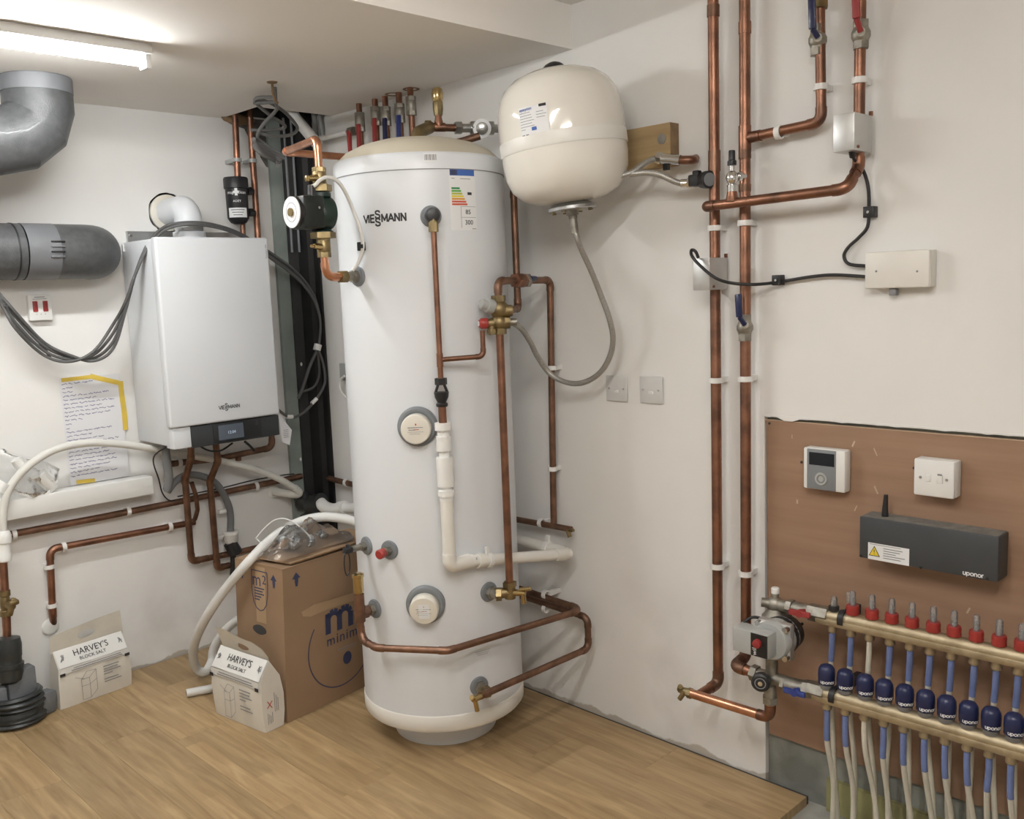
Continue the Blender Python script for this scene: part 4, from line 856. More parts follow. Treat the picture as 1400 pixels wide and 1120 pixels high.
mk('stem', G().tube([(px_, py_, zA(243)), (px_-0.055, py_-0.02, zA(246))], [0.014, 0.007], 10).box((px_-0.06, py_-0.022, zA(246.5)), (0.012, 0.012, 0.018), None, 0.003), 'brass_bright', v2_)
# from the upper valve to the back, then across behind the cylinder
zt = ZAT(px_, py_, 190); q1 = FL(389, 208, zt+0.0); q2 = Vector((-0.10, q1.y, zt))
pipe('pump_pipe', 'bright copper pipe from the pump valve bending back and behind the cylinder', 'pipe', [Vector((px_, py_, zA(232))), Vector((px_, py_, zt)), q1, q2], 0.0125, 'copper_bright', bend=2.0)
hose('pump_cable', 'white cable arching from the pump over to the cylinder side', 'cable', [Vector((px_-0.052, py_-0.03, zm+0.075)), PL(431, 253, Vector((px_-0.03, py_-0.04, 0)), Y), PL(438, 246, Vector((px_-0.01, py_-0.045, 0)), Y), PL(447, 242.5, Vector((px_, py_-0.05, 0)), Y), PL(459, 246, Vector((px_, py_-0.05, 0)), Y), PL(470, 259, Vector((px_, py_-0.045, 0)), Y), CY(481, 283, 0.035), CY(492, 312, 0.022), CY(496, 338, 0.016), CY(490, 358, 0.016), CY(482, 370, 0.03)], 0.006, 'cable_white')
q = CY(494, 337, 0.012); mk('cable_clip', G().box(q, (0.014, 0.026, 0.028), Matrix.Rotation(ang(q), 3, 'Z'), 0.002).box(q+Vector((-0.012, -0.012, 0)), (0.012, 0.012, 0.012)), 'cable_black', None, 'small black clip holding the white pump cable to the cylinder', 'clip')
# relief line down the front of the cylinder
T0, Td, Tt = P_TP
tv = thing('relief_valve', 'dark relief valve on the upper front of the cylinder', 'valve', T0)
tp = T0+Td*0.012
mk('cap', G().lathe(T0-Td*0.022, Td, [(0.022, 0), (0.024, 0.01), (0.024, 0.035), (0.018, 0.045), (0.006, 0.047)], 24), 'plastic_black', tv)
mk('outlet_nut', G().hexnut(tp-Z*0.022, tp-Z*0.052, 0.016).cyl(tp, tp-Z*0.03, 0.012), 'brass', tv)
zz = lambda y: ZAT(tp.x, tp.y, y)
VP = lambda y: Vector((tp.x, tp.y, zz(y)))
rp = pipe('relief_pipe', 'thin copper relief pipe down the front of the cylinder to the tundish', 'pipe', [tp-Z*0.04, VP(522)], 0.0088, 'copper')
collar(rp, VP(483), VP(502), 0.0105); 
B_ = CY(661, 488, 0.075)
pipe('relief_branch', 'copper branch from the relief pipe elbowing up to the red valve', 'pipe', [VP(492), Vector((B_.x, B_.y, zz(492)+0.003)), Vector((B_.x, B_.y, ZAT(B_.x, B_.y, 452)))], 0.0082, 'copper')
td_ = thing('tundish', 'black open tundish on the relief pipe', 'tundish', VP(556))
mk('top_nut', G().hexnut(VP(526), VP(517), 0.020), 'plastic_black', td_)
mk('cup', G().lathe(VP(556), Z, [(0.017, 0), (0.019, 0.003), (0.019, 0.010), (0.014, 0.014), (0.022, 0.030), (0.024, 0.046), (0.020, 0.048)], 20), 'plastic_black', td_)
for s_ in (-1, 1):
    u_ = Vector((-math.sin(Tt), math.cos(Tt), 0)); mk('arm', G().tube([VP(526)+u_*s_*0.010, VP(538)+u_*s_*0.020], 0.0045, 8), 'plastic_black', td_)
dp = thing('discharge_pipe', 'white waste pipe from the tundish sweeping round to the wall', 'pipe', VP(780))
mk('copper_tail', G().cyl(VP(550), VP(584), 0.0130), 'copper', dp)
for (y0, y1, r) in ((578, 588, 0.027), (588, 596, 0.020), (596, 600, 0.025), (600, 606, 0.024), (606, 616, 0.025), (616, 625, 0.018), (625, 640, 0.028), (640, 665, 0.027), (665, 670, 0.021), (670, 678, 0.027), (678, 684, 0.023)):
    mk('coupling', G().cyl(VP(y0), VP(y1), r, seg=26), 'plastic_white', dp)
e0 = VP(770); e2 = RW(778, 757, 0.07)
d_ = Vector((e2.x-e0.x, e2.y-e0.y, 0)); e0z = e0.z
mk('straight', G().cyl(VP(680), VP(768), 0.0215, seg=22), 'pvc_white', dp)
path, _ = fillet([VP(757), VP(774), VP(774)+d_.normalized()*0.08+Z*0.0], 0.035, 8)
mk('elbow', G().tube(path, 0.0235, 22), 'pvc_white', dp)
A_ = VP(774)+d_.normalized()*0.06; E_ = Vector((e2.x, e2.y, RW(778, 757, 0.07).z))
mk('straight', G().tube([A_, E_], 0.0195, 20), 'pvc_white', dp)
dd = (E_-A_)
for (t0, t1, r) in ((0.02, 0.07, 0.0235), (0.11, 0.15, 0.025), (0.15, 0.185, 0.023)): mk('coupling', G().tube([A_+dd*t0, A_+dd*t1], r, 20), 'pvc_white', dp)
o = A_+dd*0.088; mk('sticker', G().box(o+(CAM-o).normalized()*0.021, (0.022, 0.004, 0.020), Matrix.Rotation(math.atan2(dd.y, dd.x), 3, 'Z')), 'plastic_midgrey', dp)
mk('saddle_clip', G().lathe_ring(A_+dd*0.20, dd, [(0.019, 0), (0.026, 0), (0.026, 0.014), (0.019, 0.014)], 20).box(A_+dd*0.205+Z*0.034, (0.012, 0.012, 0.026)), 'plastic_white', dp)
zE = E_.z
path, _ = fillet([E_-dd.normalized()*0.07, E_, Vector((E_.x, -1.25, zE+0.018))], 0.034, 8)
mk('elbow', G().tube(path[:-1]+[path[-2]+Vector((0, 0.05, 0))], 0.023, 20), 'pvc_white', dp)
mk('straight', G().tube([E_+Y*0.03, Vector((E_.x, -1.15, zE+0.02))], 0.0195, 20), 'pvc_white', dp)
mk('saddle_clip', G().lathe_ring(E_+Y*0.10+Z*0.003, Y, [(0.019, 0), (0.026, 0), (0.026, 0.014), (0.019, 0.014)], 20).box(E_+Y*0.105+Z*0.036, (0.012, 0.012, 0.03)), 'plastic_white', dp)
# the far end of the waste pipe at the column
wc = thing('soil_connector', 'black rubber connector joining the white waste pipe at the column', 'connector', RW(428, 690, 0.10))
a_, b_ = RW(436, 690, .13), RW(418, 682, .13)
mk('collar', G().tube([RW(440, 688, .10), RW(424, 690, .12)], [0.05, 0.046], 22), 'wrap_black', wc)
mk('outlet', G().tube([RW(424, 690, .12), RW(414, 684, .13)], [0.03, 0.05], 22), 'wrap_black', wc)
mk('lever', G().tube([RW(424, 700, .12), RW(412, 706, .14)], 0.008, 8), 'wrap_black', wc)
wp = thing('waste_stub', 'white waste pipe elbow entering the black rubber connector', 'pipe', RW(450, 695, .10))
mk('elbow', G().tube(spline([RW(438, 688, .11), RW(445, 694, .11), RW(456, 697, .11), RW(470, 694, .10)], 6), 0.030, 20), 'plastic_white', wp)
mk('straight', G().tube([RW(468, 694, .10), RW(510, 697, .08)], 0.024, 18), 'plastic_white', wp)
mk('collar', G().tube([RW(464, 695, .10), RW(472, 694, .10)], 0.032, 20), 'plastic_white', wp)
# ------------------------------------------------------------------ cold feed valve group at the right of the cylinder
R0, Rd, Rt = P_R1
f0 = R0+Rd*0.0
fx_, fy_ = f0.x+0.045, f0.y-0.012
FV = lambda y: Vector((fx_, fy_, ZAT(fx_, fy_, y)))
fd = pipe('cold_feed_pipe', 'copper feed pipe rising up the right side of the cylinder', 'pipe', [FV(812), FV(452)], 0.0128, 'copper')
dt = thing('drain_tee', 'brass tee with a drain cock at the foot of the feed pipe', 'valve', FV(818))
mk('tee', G().tube([R0-Rd*0.02, Vector((fx_, fy_, R0.z))], 0.018, 14).cyl(FV(818), FV(797), 0.019).hexnut(FV(802), FV(796), 0.024).hexnut(R0-Rd*0.01, R0+(Vector((fx_, fy_, R0.z))-R0)*0.3, 0.023), 'brass', dt)
c = Vector((fx_, fy_, R0.z)); e = (RGT*0.8-Y*0.6).normalized(); e.z = 0
mk('drain_cock', G().tube([c, c+e*0.055], [0.014, 0.008], 10).tube([c+e*0.045, c+e*0.05-Z*0.035], 0.009, 10).tube([c+e*0.035+Z*0.012, c+e*0.075+Z*0.018], 0.007, 8), 'brass_bright', dt)
vg = thing('inlet_valve_group', 'brass inlet valve group with grey and red caps beside the cylinder', 'valve', FV(456))
vc = FV(432); ex = RGT.copy(); ex.z = 0; ex.normalize(); en = (CAM-vc); en.z = 0; en.normalize()
mk('body', G().tube([FV(455), FV(405)], [0.019, 0.021], 16).hexnut(FV(457), FV(449), 0.024).hexnut(FV(412), FV(404), 0.025).ball(vc+Z*0.022, 0.032, 16).ball(vc-Z*0.020, 0.028, 16), 'brass', vg)
mk('side_boss', G().tube([vc+Z*0.016, vc+Z*0.016+ex*0.045], [0.025, 0.018], 14).tube([vc-Z*0.022, vc-Z*0.022+ex*0.036], [0.024, 0.020], 8), 'brass', vg)
dg = (-ex*0.85+en*0.45+Z*0.28).normalized()
mk('grey_cap', G().lathe(vc+Z*0.024+dg*0.02, dg, [(0.022, 0), (0.024, 0.005), (0.023, 0.024), (0.017, 0.026), (0.016, 0.046), (0.012, 0.048)], 18), 'plastic_midgrey', vg)
dr = (-ex*0.95+en*0.35).normalized()
mk('red_cap', G().lathe(vc-Z*0.022+dr*0.040, dr, [(0.012, 0), (0.018, 0.004), (0.018, 0.022), (0.012, 0.03), (0.009, 0.031)], 16), 'red', vg)
mk('red_boss', G().tube([vc-Z*0.022, vc-Z*0.022+dr*0.044], [0.020, 0.014], 12).tube([vc-Z*0.022+dr*0.028, vc-Z*0.06+dr*0.026], 0.013, 10).hexnut(vc-Z*0.042+dr*0.027, vc-Z*0.056+dr*0.026, 0.017), 'brass', vg)
mk('cap_end', G().cyl(vc-Z*0.022+dr*0.070, vc-Z*0.022+dr*0.0725, 0.008, seg=12), 'sticker', vg)
# copper over to the wall, and the riser behind
wtop = RW(750, 383, 0.04)
zq = ZAT(fx_, fy_, 384)
pw = pipe('wall_drop_pipe', 'copper pipe from the valve group over to the wall and down', 'pipe', [FV(408), Vector((fx_, fy_, zq)), RW(752, 383, 0.04), RW(757, 716, 0.04)], 0.0122, 'copper_dull', bend=2.2)
for y in (503, 641): clip(pw, RW(755.5, y, .04), Z, NR, 0.0122, depth=.04)
mv = thing('mini_valve', 'small steel isolating valve with a blue lever on the copper link', 'valve', RW(706, 382, 0.2))
m0, m1 = Vector((fx_, fy_, zq)), RW(752, 383, 0.04); dm = m1-m0
mk('body', valve_g(m0+dm*0.30, m0+dm*0.50, 0.019), 'copper', mv); mk('ring', G().hexnut(m0+dm*0.47, m0+dm*0.54, 0.025), 'nickel', mv)
c = m0+dm*0.47+en*0.03; mk('lever', G().tube([c, c+dm.normalized()*0.06+Z*0.004], 0.006, 8), 'chrome', mv); mk('lever_grip', G().tube([c+dm.normalized()*0.045+Z*0.004, c+dm.normalized()*0.085+Z*0.006], [0.012, 0.009], 8), 'navy', mv)
va, vb = Vector((fx_, fy_, vc.z+0.016)), None
rq = Vector((-0.16, -1.66, 0)); rr_ = lambda y: Vector((rq.x, rq.y, ZAT(rq.x, rq.y, y)))
def at_px(x, y, o): return RW(x, y, o)
rv0 = at_px(708, 420, 0.17); 
rs = pipe('vessel_riser', 'copper riser between cylinder and wall running up behind the cream vessel', 'pipe', [vc+Z*0.016+ex*0.03, Vector((rv0.x, rv0.y, vc.z+0.016)), Vector((rv0.x, rv0.y, ZAT(rv0.x, rv0.y, 258))), Vector((-0.06, rv0.y+0.05, ZAT(rv0.x, rv0.y, 252)))], 0.0122, 'copper_dull', bend=1.8)
# braided hose from the vessel down to the valve group
hb = thing('braided_hose', 'long braided steel hose looping from the vessel to the valve group', 'hose', RW(790, 525, .15))
t_ = tail-axv*0.022
O_ = 0.16
mk('hose', G().tube(spline([t_, t_-axv*0.03, RW(790, 328, .235), RW(797, 346, .21), RW(808, 370, .18), RW(822, 405, .14), RW(833, 435, .12), RW(838, 462, .10), RW(834, 487, .09), RW(820, 510, .09), RW(798, 523, .10), RW(775, 523, .11), RW(752, 511, .13), RW(735, 488, .17), RW(725, 468, .22), RW(713, 450, .28), RW(700, 441, .35), vc-Z*0.022+ex*0.050, vc-Z*0.022+ex*0.030], 8), 0.0095, 12), 'braid', hb)
mk('ferrule', G().tube([t_+axv*0.005, t_-axv*0.05], 0.0125, 14), 'nickel', hb)
q = RW(793, 322, .20); 
mk('ferrule', G().tube([vc-Z*0.022+ex*0.034, vc-Z*0.022+ex*0.058], 0.0125, 12), 'nickel', hb)
# wall pipes behind the cylinder, right side
p_ = pipe('wall_return_pipe', 'copper pipe along the right wall meeting the drop pipe at a drain cock', 'pipe', [RW(660, 702, .045), RW(781, 724, .045)], 0.0115, 'copper_dull', elbows=False); clip(p_, RW(740, 715, .045), Y, NR, 0.0115, depth=.045)
q = RW(776, 725, .06); mk('drain_cock', G().tube([q, q-Z*0.025-Y*0.01], 0.008, 8).tube([q, q-Y*0.03+Z*0.004], 0.006, 8), 'brass', p_)
# wrap round loop pipes
zL = RW(800, 832, 0.06).z
L0, Ld, Lt = P_L2
aa = thing('air_vent_tee', 'brass tee and air vent on the left side of the cylinder', 'valve', Vector((L0.x-0.05, L0.y, L0.z-0.02)))
ax_, ay_ = L0.x-0.022, L0.y-0.006
AV = lambda y: Vector((ax_, ay_, ZAT(ax_, ay_, y)))
mk('branch', G().tube([L0-Ld*0.02, Vector((ax_, ay_, L0.z))], 0.016, 12).hexnut(L0-Ld*0.012, L0+Ld*0.008, 0.022).hexnut(L0+Ld*0.016, L0+Ld*0.03, 0.020), 'copper_dull', aa)
mk('tee', G().cyl(AV(850), AV(812), 0.0175), 'copper_dull', aa)
mk('vent_body', G().lathe(AV(816), Z, [(0.011, 0), (0.013, 0.01), (0.013, 0.016), (0.018, 0.018), (0.018, 0.068), (0.021, 0.070), (0.021, 0.079), (0.013, 0.083)], 20), 'brass_bright', aa)
mk('vent_cap', G().cyl(AV(789.5), AV(784), 0.007, seg=10), 'red', aa)
c1 = FL(515, 886, zL); c2 = FL(612, 890, zL); c3 = FL(801, 832, zL)
pl = pipe('loop_pipe', 'copper pipe wrapping round the front of the cylinder to the wall', 'pipe', [AV(846), Vector((ax_, ay_, zL)), c1, c2, Vector((-0.075, c3.y, zL)), Vector((-0.075, -0.9, zL+0.03))], 0.0118, 'copper_dull', bend=3.4, em='copper_dull')
clip(pl, RW(746, 813, .075), Y, NR, 0.0118, depth=.075)
zM = RW(800, 886, 0.06).z; R2, R2d, _t = P_R2
d0 = FL(654, 953, zM); 
pl2 = pipe('loop_pipe', 'lower copper pipe from the cylinder foot to the wall and up', 'pipe', [Vector((d0.x, d0.y, zM)), Vector((-0.055, c3.y-0.004, zM)), Vector((-0.055, c3.y-0.004, zL-0.035)), Vector((-0.055, -0.9, zL-0.010))], 0.0118, 'copper_dull', bend=2.2)
clip(pl2, RW(746, 832, .055), Y, NR, 0.0118, depth=.055)
dk = thing('drain_cock', 'brass drain cock at the foot of the cylinder', 'valve', Vector((d0.x, d0.y, zM-0.03)))
mk('elbow', G().tube([R2-R2d*0.02, Vector((d0.x+0.03, d0.y+0.02, zM+0.004)), Vector((d0.x+0.01, d0.y, zM))], 0.014, 12).hexnut(R2-R2d*0.005, R2+R2d*0.015, 0.02), 'brass', dk)
mk('cock', G().tube([Vector((d0.x+0.015, d0.y, zM)), Vector((d0.x-0.028, d0.y-0.006, zM+0.002))], 0.011, 10).tube([Vector((d0.x-0.02, d0.y-0.005, zM)), Vector((d0.x-0.016, d0.y-0.010, zM-0.04))], 0.008, 10).tube([Vector((d0.x-0.02, d0.y-0.005, zM+0.002)), Vector((d0.x-0.035, d0.y-0.006, zM+0.012))], 0.009, 8), 'brass_bright', dk)
# sensor ring hanging on the small left outlet
s0 = P_L1[0]; s1 = s0+P_L1[1]*0.02
sr = thing('sensor_lead', 'black sensor lead ring hanging on the small upper left outlet', 'sensor', s1-Z*0.08)
mk('plug', G().box(s1, (0.03, 0.025, 0.022), None, 0.005).cyl(s1+Z*0.008, s1+Z*0.02, 0.006), 'plastic_black', sr)
mk('loop', G().tube([s1+Vector((-0.006+0.028*math.sin(t*0.2618)*0.7, 0.012*math.sin(t*0.2618), -0.045+0.042*math.cos(t*0.2618))) for t in range(25)], 0.0024, 6), 'plastic_black', sr)
# ------------------------------------------------------------------ top of the cylinder
zP = 2.168
ap = Vector((AX, AY, 2.11)); j0 = Vector((AX+0.01, AY+0.0, zP))
jt = FL(600, 174, zP); je = FL(692, 176, zP)
ts = thing('outlet_pipe', 'brass elbow and copper tee on top of the cylinder', 'pipe', ap)
e0 = FL(583, 174, zP)
mk('elbow', G().tube(fillet([Vector((AX, AY, 2.10)), Vector((AX+0.012, AY+0.01, zP-0.03)), e0+(jt-e0)*0.3], 0.03, 6)[0], 0.0215, 14).hexnut(Vector((AX, AY, 2.105)), Vector((AX, AY, 2.12)), 0.030), 'brass', ts)
mk('pipe_run', G().tube([e0, FL(626, 175, zP)], 0.0130, 14), 'copper', ts)
mk('nut', G().hexnut(e0-(jt-e0)*0.1, e0+(jt-e0)*0.35, 0.025), 'brass', ts)
mk('tee', G().tube([jt+(jt-e0)*0.5, jt-(jt-e0)*0.5], 0.0155, 14).lathe(jt, Z, [(0.015, 0), (0.0155, 0.02), (0.0125, 0.03), (0.0115, 0.06)], 14), 'copper', ts)
zj = lambda y: ZAT(jt.x, jt.y, y)
avn = thing('air_vent', 'gold coloured air vent standing on the copper tee', 'valve', Vector((jt.x, jt.y, zj(155))))
J = Vector((jt.x, jt.y, 0))
mk('stem', G().lathe(J, Z, [(0.015, zj(158)), (0.018, zj(150)), (0.018, zj(140)), (0.016, zj(138))], 8), 'brass', avn)
mk('body', G().lathe(J, Z, [(0.017, zj(139)), (0.020, zj(136)), (0.021, zj(128)), (0.018, zj(122)), (0.012, zj(120))], 10), 'brass_bright', avn)
va_, vb_ = FL(622, 175, zP), FL(694, 176, zP); dv = (vb_-va_)
sv = thing('isolating_valve', 'steel full bore valve with a round white label on the vessel line', 'valve', FL(657, 190, zP))
mk('barrel', G().tube([va_, vb_], 0.0155, 16).hexnut(va_, va_+dv*0.12, 0.023).hexnut(va_+dv*0.3, va_+dv*0.42, 0.026).hexnut(va_+dv*0.62, va_+dv*0.72, 0.026).hexnut(va_+dv*0.92, vb_, 0.022), 'steel', sv)
vm = va_+dv*0.51; vv_ = (CAM-vm).normalized()
mk('label_disc', G().lathe(vm+vv_*0.028, vv_, [(0.033, 0), (0.033, 0.006)], 28), 'sticker', sv)
mk('cap', G().lathe(vm+vv_*0.034, vv_, [(0.022, 0), (0.021, 0.008), (0.012, 0.012)], 24), 'steel', sv)
pipe('dull_pipe_stub', 'dark copper stub lying behind the valve on the dome', 'pipe', [FL(622, 196, 2.105), FL(656, 186, 2.125)], 0.0130, 'copper_dull')
# ------------------------------------------------------------------ row of risers with levers along the right wall at the ceiling
def riser(xp, label, lever, yv=178, m='copper', o=0.06, top=HC+0.01, lx=8, cap=False):
    q = RW(xp, 165, o); t = thing('ceiling_riser', label, 'pipe', (q.x, q.y, 1.95), 'row of risers along the right wall at the ceiling')
    zz_ = lambda y: ZAT(q.x, q.y, y); P_ = lambda y: Vector((q.x, q.y, zz_(y)))
    mk('pipe_run', G().cyl(Vector((q.x, q.y, 1.95)), Vector((q.x, q.y, top)), 0.0125), m, t)
    mk('valve_body', valve_g(P_(yv), P_(yv-26), 0.017), 'nickel', t)
    if lever:
        c = P_(yv-8)+Vector((-0.02, -0.012, 0)); e = c+Vector((-0.012, -0.018, -0.11))
        mk('lever', G().box((c+e)/2, (0.010, 0.024, 0.115), Matrix.Rotation(0.05, 3, 'X'), 0.004), lever, t)
    return t
riser(492, 'riser with a red lever second from the column, along the ceiling edge', 'red_dark', 180)
riser(514, 'riser with a wide red lever, third from the column', 'red_dark', 172)
riser(528, 'riser with a navy lever, fourth from the column', 'navy', 172)
riser(547, 'riser with a blue lever, fifth from the column', 'blue', 168)
t = riser(563, 'last riser with a plain fitting, nearest the brass elbow', None, 158, o=0.08)
q = RW(481, 180, .07); t = thing('lever_valve', 'short white pipe valve with a dark red lever nearest the column', 'valve', q-Z*0.1)
mk('pipe_run', G().tube([RW(436, 190, .05), q], 0.012, 12), 'hose_white', t); mk('body', G().hexnut(q-Y*0.02, q+Y*0.02, 0.02), 'nickel', t)
mk('lever', G().tube([q-X*0.015, q+Vector((-0.03, -0.022, -0.12))], [0.011, 0.009], 8), 'red_dark', t)
for k, xp in enumerate((538, 563)):
    q = RW(xp, 131 if k == 0 else 128, .06); q = Vector((-0.06, RW(xp, 140, .06).y, HC))
    mk('hole_ring', G().lathe_ring(q-Z*0.002, Z, [(0.024, 0), (0.034, 0), (0.034, 0.003), (0.024, 0.003)], 16), 'timber_end', ceiling)
# socket outlet behind the cylinder on the right wall
q = RW(469, 508, .0); so = thing('small_outlet', 'grey outlet half hidden behind the cylinder on the right wall', 'socket', q)
mk('plate', G().bb((-0.001, q.y-0.06, q.z-0.04), (-0.014, q.y+0.01, q.z+0.04), 0.003), 'plastic_midgrey', so)
hose('outlet_cable', 'white cable drooping from the grey outlet behind the cylinder', 'cable', [RW(471, 514, .03), RW(465, 521, .03), RW(466, 534, .03), RW(476, 546, .03), RW(490, 556, .03)], 0.006, 'cable_white')
# ================================================================== RIGHT WALL: RISERS AND BRANCHES
rA = 0.0162
pa = pipe('heating_riser', 'left of the two thick copper risers on the right wall', 'pipe', [RW(974.5, -40, .05), RW(982, 934, .05), RW(957, 950, .135)], rA, 'copper', bend=1.6, em='copper_dull')
for y in (312, 520, 774): clip(pa, RW(975+7*y/930, y, .05), Z, NR, rA, depth=.05)
for y in (15, 214, 226): collar(pa, RW(975+7*y/930, y-8, .05), RW(975+7*y/930, y+8, .05), rA*1.15, 'copper_dull')
pb = pipe('heating_riser', 'right of the two thick copper risers on the right wall', 'pipe', [RW(1018, -40, .05), RW(1020, 897, .05), RW(1004, 911, .135), RW(1034, 921, .135)], rA, 'copper', bend=1.5, em='copper_dull')
for y in (305, 518, 784): clip(pb, RW(1018+2*y/900, y, .05), Z, NR, rA, depth=.05)
for y0, y1 in ((30, 46), (172, 205), (205, 217), (252, 262)): collar(pb, RW(1018.3, y0, .05), RW(1018.4, y1, .05), rA*1.14, 'copper_dull' if y0 > 200 else 'copper')
pc_ = pipe('branch_pipe', 'copper branch from the right riser turning up to the blue lever valve', 'pipe', [RW(1020, 189, .05), RW(1123, 167, .05), RW(1120, -40, .05)], 0.0140, 'copper', bend=1.9)
clip(pc_, RW(1065, 181, .05), Y, NR, 0.0140, depth=.05); clip(pc_, RW(1122, 119, .05), Z, NR, 0.0140, depth=.05)
collar(pc_, RW(1025, 188, .05), RW(1040, 185, .05), 0.0165)
pd = pipe('branch_pipe', 'copper pipe from the red lever valve running left across both risers', 'pipe', [RW(1177, -40, .05), RW(1174, 228, .05), RW(1158, 258, .115), RW(962, 283, .115), RW(979, 281, .05)], 0.0145, 'copper', bend=1.8)
clip(pd, RW(1175, 110, .05), Z, NR, 0.0145, depth=.05)
def ball_valve(x, yt, yb, lever, hx, hy0, hy1, label, o=.05, bm_='nickel', drop=0.0):
    t = thing('ball_valve', label, 'valve', RW(x, yb, o))
    mk('body', valve_g(RW(x, yb, o), RW(x-0.2, yt, o), 0.0170, 1.15).ball(RW(x, (yt+yb)/2, o), 0.0255, 14), bm_, t)
    c = RW(x, (yt+yb)/2-4, o+.03); mk('spindle', G().cyl(RW(x, (yt+yb)/2-4, o), c, 0.011), bm_, t)
    a, b = RW(hx, hy0, o+.045), RW(hx-2, hy1, o+.045); d = (b-a); d.normalize()
    s_ = d.cross(-X).normalized(); R = Matrix((d, s_, -X)).transposed()
    mk('lever', G().box((a+b)/2, ((b-a).length, 0.022, 0.008), R, 0.004).tube([c, a], 0.0075, 8), lever, t)
    return t, a, b
t, a, b = ball_valve(1118, 34, 76, 'navy', 1111, 40, -30, 'nickel ball valve with a blue lever at the top of the wall')
mk('upper_nut', G().hexnut(RW(1119, 12, .05), RW(1119, -4, .05), 0.027), 'brass', t)
t, a, b = ball_valve(1177, 28, 67, 'red_dark', 1171, 25, -30, 'nickel ball valve with a red lever at the top of the wall')
t, a, b = ball_valve(1018.5, 430, 466, 'navy', 1011, 434, 402, 'nickel ball valve with a navy lever halfway down the right riser')
# relief fitting standing on the crossing pipe
q = RW(1001, 262, .115); zf = lambda y: Vector((q.x, q.y, ZAT(q.x, q.y, y)))
rf = thing('drain_fitting', 'chrome fitting with a black cap standing on the crossing copper pipe', 'valve', zf(278))
mk('saddle', G().lathe(zf(276), Z, [(0.022, 0), (0.017, 0.012), (0.0145, 0.03), (0.0145, 0.04)], 18), 'copper', rf)
mk('body', G().lathe(zf(263), Z, [(0.012, 0), (0.015, 0.002), (0.015, 0.02), (0.011, 0.024), (0.016, 0.03), (0.0185, 0.042), (0.014, 0.055), (0.008, 0.06), (0.008, 0.075)], 16), 'chrome', rf)
mk('cap', G().lathe(zf(224), Z, [(0.013, -0.004), (0.013, 0.008), (0.0095, 0.010), (0.0095, 0.036), (0.008, 0.038)], 14), 'plastic_black', rf)
mk('side_port', G().tube([zf(242), RW(1018, 241, .06)], 0.009, 10).hexnut(zf(242)+(RW(1018, 241, .06)-zf(242))*0.4, zf(242)+(RW(1018, 241, .06)-zf(242))*0.65, 0.014), 'chrome', rf)
# filling loop hoses beside the vessel
fh = thing('filling_loop', 'braided filling loop hose ending in a black valve and gauge', 'hose', RW(900, 250, .1))
mk('hose', G().tube(spline([RW(838, 236, .20), RW(860, 238, .17), RW(885, 236, .14), RW(905, 240, .12), RW(922, 248, .10), RW(935, 252, .08)], 8), 0.0095, 12), 'braid', fh)
mk('ferrule', G().tube([RW(931, 251, .085), RW(946, 250, .07)], 0.013, 12).hexnut(RW(939, 250, .077), RW(946, 250, .07), 0.016), 'chrome', fh)
mk('black_valve', G().box(RW(952, 247, .07), (0.04, 0.035, 0.035), None, 0.004).box(RW(953, 240, .075), (0.022, 0.022, 0.03), None, 0.004).tube([RW(946, 250, .07), RW(978, 250, .055)], 0.011, 10), 'plastic_black', fh)
c = RW(965, 246, .07); e = (CAM-c).normalized(); mk('gauge', G().lathe(c, (e*0.6+Vector((0, -1, 0))*0.8), [(0.024, -0.018), (0.026, 0.0), (0.026, 0.018), (0.022, 0.02)], 22), 'plastic_black', fh)
cc = c+(e*0.6+Vector((0, -1, 0))*0.8).normalized()*0.0205; mk('gauge_face', G().lathe(cc, (e*0.6+Vector((0, -1, 0))*0.8), [(0.020, 0), (0.020, 0.001)], 20), 'plastic_grey', fh)
f2_ = thing('filling_loop', 'braided filling loop hose ending in a chrome valve under the timber block', 'hose', RW(900, 225, .1))
mk('hose', G().tube(spline([RW(838, 242, .20), RW(861, 237, .17), RW(876, 227, .14), RW(890, 219, .11), RW(901, 216, .09)], 8), 0.0095, 12), 'braid', f2_)
mk('valve_body', G().tube([RW(899, 216, .09), RW(930, 219, .07)], 0.016, 14).hexnut(RW(898, 216, .09), RW(905, 217, .085), 0.020), 'chrome', f2_)
mk('lever', G().box(RW(911, 228, .075), (0.012, 0.02, 0.022), None, 0.002), 'plastic_black', f2_)
mk('copper_stub', G().tube(fillet([RW(926, 219, .07), RW(947, 219, .06), RW(951, 217, .0)], 0.02, 5)[0], 0.0135, 12), 'copper', f2_)
# ------------------------------------------------------------------ aluminium sensor boxes, junction box, cables
def sensor_box(x0, x1, x2, y0, y1, label, back=0.052):
    ym = (y0+y1)/2; yt = RW(x2, ym, back).y; lo, hi = back, 0.3
    for _ in range(30):
        m = (lo+hi)/2
        if RW(x1, ym, m).y > yt: lo = m
        else: hi = m
    o = lo
    ya = RW(x0, ym, o).y; zt_, zb_ = RW((x0+x1)/2, y0, o).z, RW((x0+x1)/2, y1, o).z
    t = thing('sensor_box', label, 'box', (-o/2, (ya+yt)/2, zb_))
    mk('shell', G().bb((-0.022, ya, zb_), (-o, yt, zt_), 0.0025), 'aluminium', t)
    mk('clamp', G().bb((-0.001, ya-0.02, zb_+0.008), (-0.03, yt+0.012, zt_-0.004), 0.002), 'aluminium', t)
    mk('screw', G().cyl((-o+0.02, yt-0.0, zb_+0.01), (-o+0.02, yt-0.004, zb_+0.01), 0.004, seg=8), 'copper', t)
    mk('screw', G().hexnut((-0.02, yt+0.006, zt_+0.0), (-0.02, yt+0.006, zt_+0.012), 0.006), 'copper', t)
    return o
sensor_box(1139, 1168, 1186, 155, 207, 'upper aluminium sensor box clamped on the copper pipe by the red valve')
